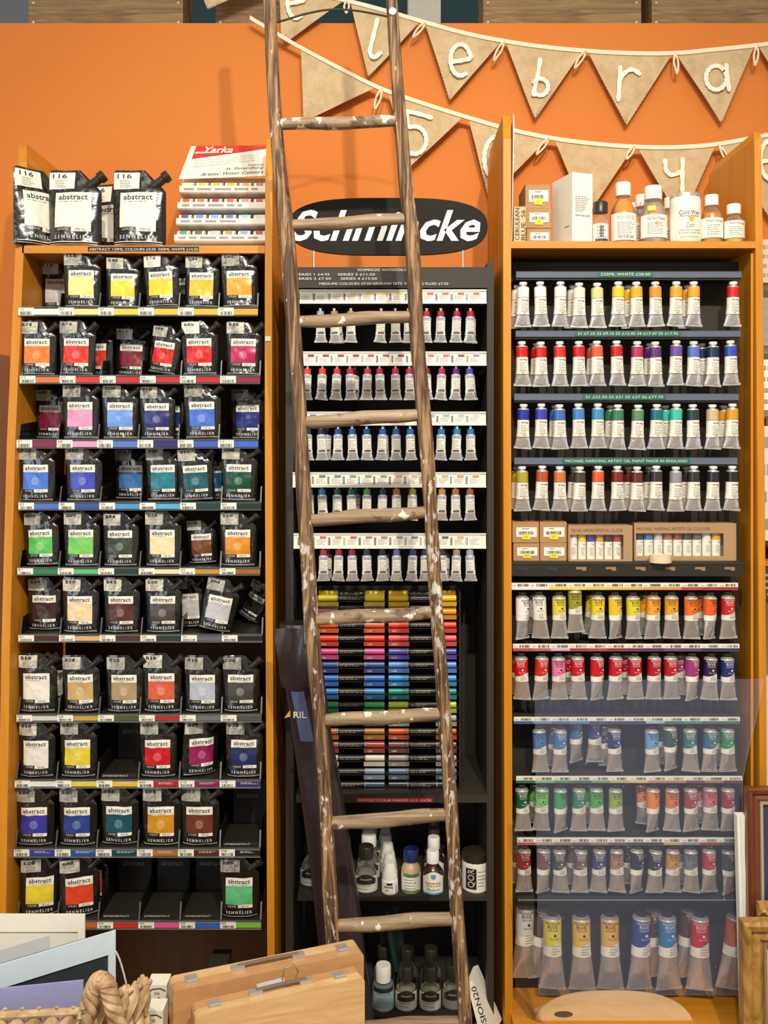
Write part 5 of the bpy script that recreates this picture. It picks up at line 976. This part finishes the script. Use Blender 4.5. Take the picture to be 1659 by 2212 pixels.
# fusion box at lower right of ladder
b = MB()
b.hexa([P(1038, 2240, -.02), P(1062, 2240, -.02), P(1019, 2118, .0), P(1008, 2122, .0)], [P(1045, 2240, -.02)+Vector((.03, .06, 0)), P(1062, 2240, -.02)+Vector((.03, .06, 0)), P(1019, 2118, .0)+Vector((.02, .06, 0)), P(1008, 2122, .0)+Vector((.02, .06, 0))], M['white'])
v, f, _ = glyphs('FUSION20', 0, .0); A = P(1018, 2130, -.0); D = (P(1050, 2235, -.02)-A); Nn = Vector((D.z, 0, -D.x)).normalized()*.010
b.add([tuple(A+D*(1-a)*1.0+Nn*(c-.9)*1.1+Vector((.0, -.004, 0))) for a, c in v], f, M['ink'])
b.hexa([P(1030, 2212, 0)+Vector((0, .01, -.2)), P(1062, 2212, 0)+Vector((0, .01, -.2)), P(1062, 2240, -.01)+Vector((0, .01, 0)), P(1030, 2240, -.01)+Vector((0, .01, 0))], [P(1030, 2212, 0)+Vector((0, .05, -.2)), P(1062, 2212, 0)+Vector((0, .05, -.2)), P(1062, 2240, -.01)+Vector((0, .05, 0)), P(1030, 2240, -.01)+Vector((0, .05, 0))], M['white'])
b.build('slim_box', tag=('slim white box with dark lettering leaning right of the ladder foot', 'box'))
# ================================================================ ladder
ld = thing('ladder', 'old wooden pole ladder splashed with paint leaning before the shelves', 'ladder', (0, -.3, 0))
def YL(py): return -.15-.12*py/2212
def rail(pts, seed, nm='rail'):
    P_ = [(px, py, w_) for px, py, w_ in pts]; prev = None; rings = []; mats = []
    seq = bez(P_, 14); W3 = [(Vector((fx(x, YL(y)), YL(y), fz(y, YL(y)))), w_*(2+YL(y))/F/2) for x, y, w_ in seq]
    a, c = W3[-6][0], W3[-1][0]; d = (c-a)/(c.z-a.z); zend = 0
    nst = 10; base = c
    for k in range(1, nst+1): z = base.z*(1-k/nst); W3.append((base+d*(z-base.z), W3[-1][1]))
    top = []
    for i, (p, hw) in enumerate(W3):
        ring = []
        for k in range(22):
            q = 2*pi*k/22; cx_ = abs(cos(q))**.62*(1 if cos(q) > 0 else -1); sy = abs(sin(q))**.72*(1 if sin(q) > 0 else -1)
            n_ = noise.noise(Vector((cos(q)*3+seed*7, sin(q)*3, p.z*7)))*.0022+noise.noise(Vector((cos(q)*9+seed, sin(q)*9, p.z*2.5)))*.0018
            rr = Vector((cx_*hw, sy*.017, 0)); rr = rr*(1+n_/max(hw, .01))
            ring.append((p.x+rr.x, p.y+rr.y+.3, p.z))
        rings.append(ring)
    cut = next(i for i, (p, _) in enumerate(W3) if p.z < fz(960, -.2))
    b = MB(); b.loft(rings[:cut+1][::-1], M['ladder'], cap=True); b.loft(rings[cut:][::-1], M['ladder_low'], cap=True)
    return b.build(nm, ld, True)
rail([(562, -209, 23), (571, -95, 24), (577, -45, 25), (583, 0, 26), (589, 130, 25), (597, 270, 26), (608, 400, 30), (619, 500, 34), (630, 650, 32), (645, 850, 29), (652, 1000, 30), (664, 1200, 31), (672, 1340, 30), (690, 1550, 29), (705, 1780, 28), (717, 2000, 29), (722, 2120, 29)], 1)
rail([(834, -209, 23), (841, -95, 24), (844, -30, 24), (848, 30, 24), (856, 150, 26), (866, 270, 28), (879, 420, 30), (890, 520, 31), (898, 690, 30), (911, 850, 30), (922, 980, 31), (933, 1150, 29), (944, 1330, 28), (960, 1540, 28), (976, 1770, 28), (988, 1980, 29), (998, 2110, 28), (1006, 2225, 28)], 2)
for i, (x0, y0, x1, y1, rd_) in enumerate(((603, 269, 858, 262, 13.5), (622, 489, 882, 472, 14), (636, 696, 890, 683, 14.5), (652, 913, 908, 895, 15), (664, 1124, 924, 1106, 15), (682, 1337, 938, 1324, 15.5), (698, 1556, 952, 1543, 15), (712, 1780, 970, 1759, 15.5), (728, 2001, 984, 1983, 15.5), (742, 2222, 1000, 2207, 15))):
    Y0, Y1 = YL(y0), YL(y1); A = P(x0, y0, Y0); B_ = P(x1, y1, Y1); pts = []; rs = []
    for k in range(15):
        u = k/14; p = A.lerp(B_, u); p.z += .0012*sin(u*9+i); pts.append(p+Vector((0, .3, 0))); rs.append(rd_*(2+Y0)/F*(.86+.16*sin(u*pi))*(1+.03*sin(u*17+i*2)))
    b = MB(); b.tube(pts, rs, M['rung'], 16); b.build('rung', ld, True)
b = MB(); b.tube([P(x, y, YL(30))+Vector((0, .3, 0)) for x, y in bez([(590, 50), (620, 42), (660, 30), (710, 21), (760, 22), (810, 30), (846, 38)], 4)], .0022, cm((90, 84, 76), .4, .8), 8); b.build('tie_rod', ld, True)
b = MB(); b.tube([(fx(848, -.16), -.172+.3, fz(30, -.16)), (fx(848, -.16), -.166+.3, fz(30, -.16))], .007, M['alu2'], 16); b.build('washer', ld, True)
# ================================================================ clear sheets in front of the right cabinet
b = MB()
def sheet(pts, Y0, Y1, mat, nm, lab, th=.002):
    bb = MB(); fr = [P(x, y, Y0+(Y1-Y0)*k/(len(pts)-1)) for k, (x, y) in enumerate(pts)]
def sheet2(poly, mat, nm, lab, th=.0015):
    b = MB(); v = [P(x, y, Y) for x, y, Y in poly]; n = len(v)
    b.add([tuple(p) for p in v]+[tuple(p+Vector((0, th, 0))) for p in v], [tuple(range(n)), tuple(range(2*n-1, n-1, -1))]+[((i+1) % n, i, i+n, (i+1) % n+n) for i in range(n)], mat)
    return b.build(nm, tag=(lab, 'plastic sheet'))
sheet2([(1163, 2150, -.055), (1605, 2150, -.055), (1604, 1690, -.055), (1612, 1640, -.055), (1632, 1560, -.055), (1651, 1467, -.055), (1330, 1469, -.055), (1232, 1474, -.055), (1198, 1488, -.055), (1186, 1490, -.055), (1155, 1506, -.055)], M['sheet'], 'acrylic_sheet', 'large hazy scratched acrylic sheet leaning over the lower tube racks')
b = MB(); b.grid(lambda u, v: (fx(1106+(56+30*v)*u, -.02), -.025+.02*sin(u*4), fz(2212-450*v+60*u*v, -.02)) if False else (fx(1107+8*sin(v*5)+(40+30*(1-v))*u, -.02), -.025+.012*sin(u*4+v*6), fz(2230-470*v+50*u*v, -.02)), 14, 20, M['film'])
b.build('clear_film', smooth=True, tag=('crinkled clear film hanging at the lower left of the right cabinet', 'plastic sheet'))
# ================================================================ lower right: palette, frames
lt = thing('low_table', 'low wooden table mostly below the photo carrying the foreground things', 'table', (0, -.55, 0))
b = MB(); b.box(-1.0, .10, -.28, .215, .40, .425, M['honey_x']); b.build('tabletop', lt)
for x in (-.97, .04):
    for y in (-.26, .18):
        b = MB(); b.box(x, x+.03, y, y+.03, 0, .40, M['honey']); b.build('leg', lt)
pb = thing('base_cupboard_shelf', 'orange wood base shelf under the large tubes', 'shelf', (fx(1370), 0, 0))
b = MB(); b.box(fx(1104)-fx(1370), fx(1640)-fx(1370), -.05, .29, fz(2240, -.05), fz(2222, -.05), M['honey_x']); b.build('shelf_board', pb); zp = fz(2222, -.05)
def palette(cx, cz_, a, bb_, Y, tilt, lab, mat, hole=True):
    t = thing('wooden_palette', lab, 'palette', (cx, Y, cz_-bb_*.0), 'wooden palettes'); t.rotation_euler = (R(tilt), 0, 0)
    n = 56; H = [(-a*.62+.020*cos(2*pi*k/24), bb_*1.45+.006*sin(2*pi*k/24)) for k in range(24)]
    poly = [(a*abs(cos(q))**.75*(1 if cos(q) > 0 else -1), bb_+bb_*abs(sin(q))**.8*(1 if sin(q) > 0 else -1)+(.0)) for q in [2*pi*k/n for k in range(n)]]
    b = MB(); b.prism(poly, 0, .005, mat); b.build('palette_board', t, False)
    b = MB(); b.prism([(x, z) for x, z in H], -.0006, .0, cm((92, 70, 50), .7)); b.build('thumb_hole', t)
    return t
palette(fx(1330, -.04), fz(2322, -.04), .172, .082, -.045, -12, 'large oval pale ply palette standing under the large oil tubes', M['palette'])
palette(fx(1300, -.0), fz(2316, -.0), .172, .078, -.015, -12, 'second orange-toned palette just showing behind the large oval one', M['beech'])
def frame(lab, px0, py0, px1, py1, Y, wd, dep, mat, inner, glassm, tilt=0, rim=None, grp=None, yaw=0):
    X0, X1 = fx(px0, Y), fx(px1, Y); z1 = fz(py0, Y); z0 = fz(py1, Y) 
    t = thing('picture_frame', lab, 'picture frame', (X0, Y, z0), grp, (R(tilt), 0, R(yaw))); W = X1-X0; H = z1-z0
    prof = [(0, .0), (0, -dep*.8), (wd*.12, -dep), (wd*.35, -dep*.9), (wd*.45, -dep*.55), (wd*.75, -dep*.75), (wd, -dep*.35), (wd, 0)]
    b = MB(); rings = []
    for (cx_, cz_, sx, sz) in ((0, 0, 1, 1), (W, 0, -1, 1), (W, H, -1, -1), (0, H, 1, -1)): rings.append([(cx_+sx*a, y, cz_+sz*a) for a, y in prof])
    rings.append(rings[0]); b.loft(rings[::-1], mat, cap=False); b.build('moulding', t)
    b = MB(); i0 = wd; w2 = .006; rr_i = []
    for (cx_, cz_, sx, sz) in ((0, 0, 1, 1), (W, 0, -1, 1), (W, H, -1, -1), (0, H, 1, -1)): rr_i.append([(cx_+sx*(i0+a), y, cz_+sz*(i0+a)) for a, y in ((-.001, -dep*.3), (0, -dep*.55), (w2, -dep*.45), (w2, -.001), (-.001, -.001))])
    rr_i.append(rr_i[0]); b.loft(rr_i[::-1], inner, cap=False); b.build('inner_slip', t)
    b = MB(); b.box(wd, W-wd, -.003, 0, wd, H-wd, glassm); b.build('picture', t)
    return t
frame('dark red-brown frame with pale inner slip at the lower right edge', 1613, 1703, 1900, 2220, -.10, .030, .022, M['mahog'], cm((190, 176, 146), .4), cm((60, 66, 92), .4), -2, grp='picture frames at the lower right', yaw=0)
frame('worn gilt frame in the bottom right corner, front of the frames', 1600, 1988, 1950, 2420, -.18, .045, .030, M['gilt'], cm((166, 126, 84), .5, bump=.6), cm((196, 206, 212), .5), -2, grp='picture frames at the lower right')
b = MB(); b.box(fx(1640, -.14), fx(1740, -.14), -.140, -.125, fz(1995, -.14), fz(1953, -.14), M['gilt']); b.box(fx(1640, -.14), fx(1740, -.14), -.1399, -.126, fz(2420, -.14), fz(1995, -.14), M['gilt'])
for k in range(9):
    q = k*.8; b.tube([(fx(1640+k*6, -.14), -.142, fz(1975, -.14)+.010*sin(q)), (fx(1643+k*6, -.14), -.147, fz(1975, -.14)+.010*sin(q+1.2)), (fx(1648+k*6, -.14), -.142, fz(1975, -.14)+.008*sin(q+2.6))], .0032, M['gilt'], 8)
b.build('carved_frame_corner', smooth=True, tag=('carved gilt frame corner between the brown and the worn gilt frames', 'picture frame'))
t = thing('white_frame', 'plain white frame standing on edge beside the dark brown frame', 'picture frame', (fx(1592, -.09), -.09, fz(2230, -.09)))
b = MB(); H = fz(1762, -.09)-fz(2230, -.09)
for x0, x1, y in ((0, .006, .0), (.006, .013, -.004), (.013, .020, -.001)): b.hexa([(x0+.012, y, 0), (x1+.012, y, 0), (x1, y, H), (x0, y, H)], [(x0+.012, .018, 0), (x1+.012, .018, 0), (x1, .018, H), (x0, .018, H)], M['white'])
b.build('moulding', t)
fs = thing('floor_stand', 'low bench below the photo carrying the picture frames', 'bench', (.75, -.1, 0)); b = MB(); b.box(-.1, .35, -.12, .045, 0, fz(2425, -.18), M['honey']); b.build('bench_body', fs)
# ================================================================ lower left: mounts, basket, ink boxes, paint boxes
TZ = .425
def board(lab, A, B_, zt_, Yd, win=None, mat=None, wcol=None, grp='mount boards', tilt=0):
    """A, B_: (px, py, Y) of the top left and top right corners"""
    a = P(*A); c = P(*B_); L = math.hypot(c.x-a.x, c.y-a.y); ang = math.atan2(c.y-a.y, c.x-a.x)
    t = thing('mount_board', lab, 'mount board', (a.x, a.y, TZ), grp, (R(tilt), 0, ang)); H = (a.z+c.z)/2-TZ; b = MB(); mat = mat or M['white']
    sl = (c.z-a.z)
    if win:
        l, tp, rt = win
        for x0, x1, z0, z1 in ((0, l, .0, H), (L-rt, L, 0, H), (l, L-rt, H-tp, H), (l, L-rt, 0, .05)): b.box(x0, x1, 0, .003, z0, z1, mat)
        b.build('board_sheet', t); b = MB(); b.box(0, L, .0032, .0045, 0, H, wcol); b.build('backing_sheet', t)
    else: b.box(0, L, 0, .003, 0, H, mat); b.build('board_sheet', t)
    return t
dk = cm((44, 52, 58), .5)
board('white mount board standing rearmost of the boards at lower left', (-120, 1975, -.38), (183, 1977, -.38), 0, 0, (.02, .03, .012), M['white'], cm((224, 220, 206), .6))
board('pale grey mount board between the rear white one and dark-windowed one', (-160, 2100, -.558), (108, 2020, -.45), 0, 0, None, cm((206, 208, 212), .6))
board('bluish white mount board with a dark window, largest of the lower left boards', (-160, 2133, -.656), (250, 2010, -.50), 0, 0, (.02, .036, .012), cm((206, 222, 232), .6), dk)
board('lavender grey board standing in front of the dark-windowed mount board', (-160, 2152, -.6785), (180, 2118, -.64), 0, 0, None, cm((148, 150, 192), .7))
bk_ = thing('wicker_basket', 'woven water hyacinth basket with a thick twisted handle at lower left', 'basket', (fx(150, -.62), -.60, TZ))
b = MB(); bx0 = fx(150, -.62)
def wallf(x0, y0, x1, y1, zt0, zt1, n, m):
    for j in range(m):
        for i in range(n):
            u0 = i/n; u1 = (i+1)/n; zt_ = zt0+(zt1-zt0)*u0; hh = (zt_-0)/m; z = j*hh; off = .5 if j % 2 else 0
            u = min((i+off)/n, 1); cx_ = x0+(x1-x0)*u; cy_ = y0+(y1-y0)*u; L_ = math.hypot(x1-x0, y1-y0)/n
            dx, dy = (x1-x0)/n, (y1-y0)/n
            b.tube([(cx_-dx*.5, cy_-dy*.5, z-.001), (cx_-dx*.2, cy_-dy*.2, z+hh*.45), (cx_+dx*.35, cy_+dy*.35, z+hh*.75), (cx_+dx*.6, cy_+dy*.6, z+hh*1.15)], [.003, L_*.42, L_*.42, .003], M['weave'], 7)
HB = fz(2134, -.57)-TZ; HF = fz(2184, -.70)-TZ
wallf(.055, -.10, .10, .03, HF, HB, 5, 8); wallf(-.33, -.10, .055, -.10, HF-.01, HF, 16, 8); wallf(.10, .03, .06, .12, HB, HB-.07, 4, 8); wallf(.06, .12, -.03, .24, HB-.07, HB-.16, 5, 6); wallf(-.03, .24, -.33, .24, HB-.16, HB-.16, 12, 6); wallf(-.33, .24, -.33, -.10, HB-.16, HB-.10, 12, 6)
b.tube([(-.33, -.10, HF-.012), (-.1, -.103, HF-.006), (.055, -.10, HF)], .006, M['weave'], 8); b.tube([(.10, .03, HB), (.06, .12, HB-.07), (-.03, .24, HB-.16), (-.33, .24, HB-.16), (-.33, -.10, HB-.10)], .005, M['weave'], 8); b.build('woven_body', bk_, True)
b = MB(); b.box(-.32, .05, -.09, .23, .0005, .006, M['weave']); b.build('basket_floor', bk_)
b = MB()
for k in range(12):
    u = k/11; b.tube([(.055+.045*u-.004, -.10+.13*u, HF+(HB-HF)*u), (.055+.045*u+.006, -.10+.13*u+.008, HF+(HB-HF)*u+.006), (.055+.045*u+.002, -.10+.13*u+.016, HF+(HB-HF)*u-.002)], .0042, M['weave'], 8)
b.build('braided_rim', bk_, True)
b = MB(); hp = bez([(166, 2290), (184, 2215), (196, 2155), (207, 2126), (218, 2118), (231, 2128), (243, 2165), (255, 2215), (268, 2290)], 8)
hp = [P(x, y, -.72)-Vector((fx(150, -.62), -.60, TZ)) for x, y in hp]
for s_ in range(4):
    pts = []
    for i, p in enumerate(hp):
        tn = (hp[min(i+1, len(hp)-1)]-hp[max(i-1, 0)]).normalized(); a = tn.cross(Vector((0, 1, 0))).normalized(); q = s_*pi/2+i*.42
        pts.append(p+a*cos(q)*.0062+Vector((0, 1, 0))*sin(q)*.0062)
    b.tube(pts, .0068, M['weave'], 9)
b.build('twisted_handle', bk_, True)
b = MB(); b.tube([P(x, y, -.5) for x, y in bez([(250, 2055), (258, 2072), (266, 2098), (272, 2122)], 5)]+[P(274, 2140, -.5)], .0016, cm((190, 200, 220), .25), 8); b.build('curled_cellophane', smooth=True, tag=('curl of clear wrapping rising beside the basket rim', 'wrapper'))
for q, (px0, px1, py0, Y, lab) in enumerate(((317, 360, 2128, -.42, 'white ink carton with a black drawing, upper one beside the paint box'), (307, 352, 2184, -.50, 'white ink carton with a black drawing, lower one beside the paint box'))):
    X0, X1 = fx(px0, Y), fx(px1, Y); H = fz(py0, Y)-TZ; hb = .055 if q == 0 else .06
    t = thing('ink_carton', lab, 'box', (X0, Y, fz(py0, Y)-hb), 'white ink cartons'); W = X1-X0; b = MB(); b.box(0, W, 0, .034, 0, hb, M['white']); b.build('carton_body', t)
    b = MB(); b.tube([(W*.12, -.0006, hb*.80), (W*.3, -.0006, hb*.88), (W*.7, -.0006, hb*.9), (W*.95, -.0006, hb*.82)], .0008, M['ink'], 6); b.text('INK', W*.38, hb*.70, W*.28, hb*.09, M['ink'], -.0006)
    for (xa_, za_, xb_, zb2) in ((.3, .42, .6, .62), (.6, .62, .95, .5), (.3, .4, .7, .36), (.7, .36, .95, .44), (.3, .38, .55, .2), (.35, .4, .42, .12)): b.tube([(W*xa_, -.0006, hb*za_), (W*xb_, -.0006, hb*zb2)], .0008, M['ink'], 6)
    b.build('printed_drawing', t)
    st = MB(); st.box(X0-.002, X1+.003, Y, Y+.036, TZ, fz(py0, Y)-hb, cm((190, 40, 36) if q == 0 else (220, 216, 204), .5)); st.build('stacked_carton', tag=('red carton under the upper white ink carton' if q == 0 else 'pale carton under the lower white ink carton', 'box'))
b = MB(); b.box(fx(452, .05), fx(492, .05), .05, .10, 0.02, fz(2078, .05), M['blackm']); b.build('metal_bracket', tag=('small dark metal bracket behind the wooden paint boxes', 'bracket'))
def paintbox(lab, A, B_, th, latches, handle, mat, fmat, yo=0):
    a = P(*A); c = P(*B_); L = math.hypot(c.x-a.x, c.y-a.y); ang = math.atan2(c.y-a.y, c.x-a.x); H = (a.z+c.z)/2-TZ
    t = thing('paint_box', lab, 'paint box', (a.x, a.y, TZ), 'hinged wooden paint boxes', (0, 0, ang)); b = MB()
    rr = .009; prof = [(0, 0), (L, 0)]+[(L-rr+rr*cos(R(q)), H-rr+rr*sin(R(q))) for q in (0, 22, 45, 68, 90)]+[(rr+rr*cos(R(q)), H-rr+rr*sin(R(q))) for q in (90, 112, 135, 158, 180)]
    b.prism(prof, .0, th*.49, fmat); b.build('lid', t); b = MB(); b.prism(prof, th*.51, th, mat); b.box(.002, L-.002, th*.49, th*.51, .002, H-.002, M['ink']); b.build('case', t)
    for u in latches:
        b = MB(); x = L*u; b.box(x-.010, x+.010, th*.25, th*.78, H, H+.0018, M['steel']); b.box(x-.006, x+.006, th*.32, th*.66, H+.0018, H+.005, M['steel']); b.tube([(x-.009, th*.3, H+.0035), (x+.009, th*.3, H+.0035)], .0018, M['steel'], 8); b.build('latch', t, False)
    u0, u1 = handle; b = MB(); b.tube([(L*u0, th*.55, H+.006), (L*(u0+u1)/2, th*.5, H+.008), (L*u1, th*.55, H+.006)], .0032, cm((112, 92, 76), .6), 10); b.build('handle', t, True)
    for u in handle:
        b = MB(); x = L*u; b.box(x-.012, x+.010, th*.38, th*.66, H, H+.007, M['steel']); b.build('handle_bracket', t)
    return t, L, H
pA, LA, HA = paintbox('wooden paint box with clip and metal latches, rear of the two', (374, 2140, -.50), (786, 2058, -.384), .046, (.10, .90), (.34, .66), M['pine'], M['beech'])
pB, LB, HB2 = paintbox('pale wooden paint box in the bottom foreground, front of the two', (421, 2194, -.56), (788, 2110, -.455), .036, (.12, .86), (.36, .66), M['beech'], M['pine'])
# bulldog clip
ang = pB.rotation_euler.z
t = thing('bulldog_clip', 'silver bulldog clip with a wire loop on the paint boxes', 'clip', P(598, 2131, -.478), None, (0, 0, ang)); 
b = MB(); b.hexa([(-.028, -.010, -.012), (.012, -.010, -.009), (.012, -.004, .012), (-.034, -.004, .010)], [(-.028, .006, -.012), (.012, .006, -.009), (.012, .002, .012), (-.034, .002, .010)], cm((206, 214, 220), .35, .2)); b.build('clip_jaw', t)
b = MB(); b.tube([(.010, -.002, .0), (.008, -.004, .018), (.014, -.004, .030), (.026, -.004, .033), (.035, -.004, .022), (.031, -.004, .008), (.018, -.003, .002), (.010, -.002, .004)], .0018, cm((206, 190, 150), .3, .7), 8); b.build('wire_loop', t, True)
bpy.data.objects.remove(_to)
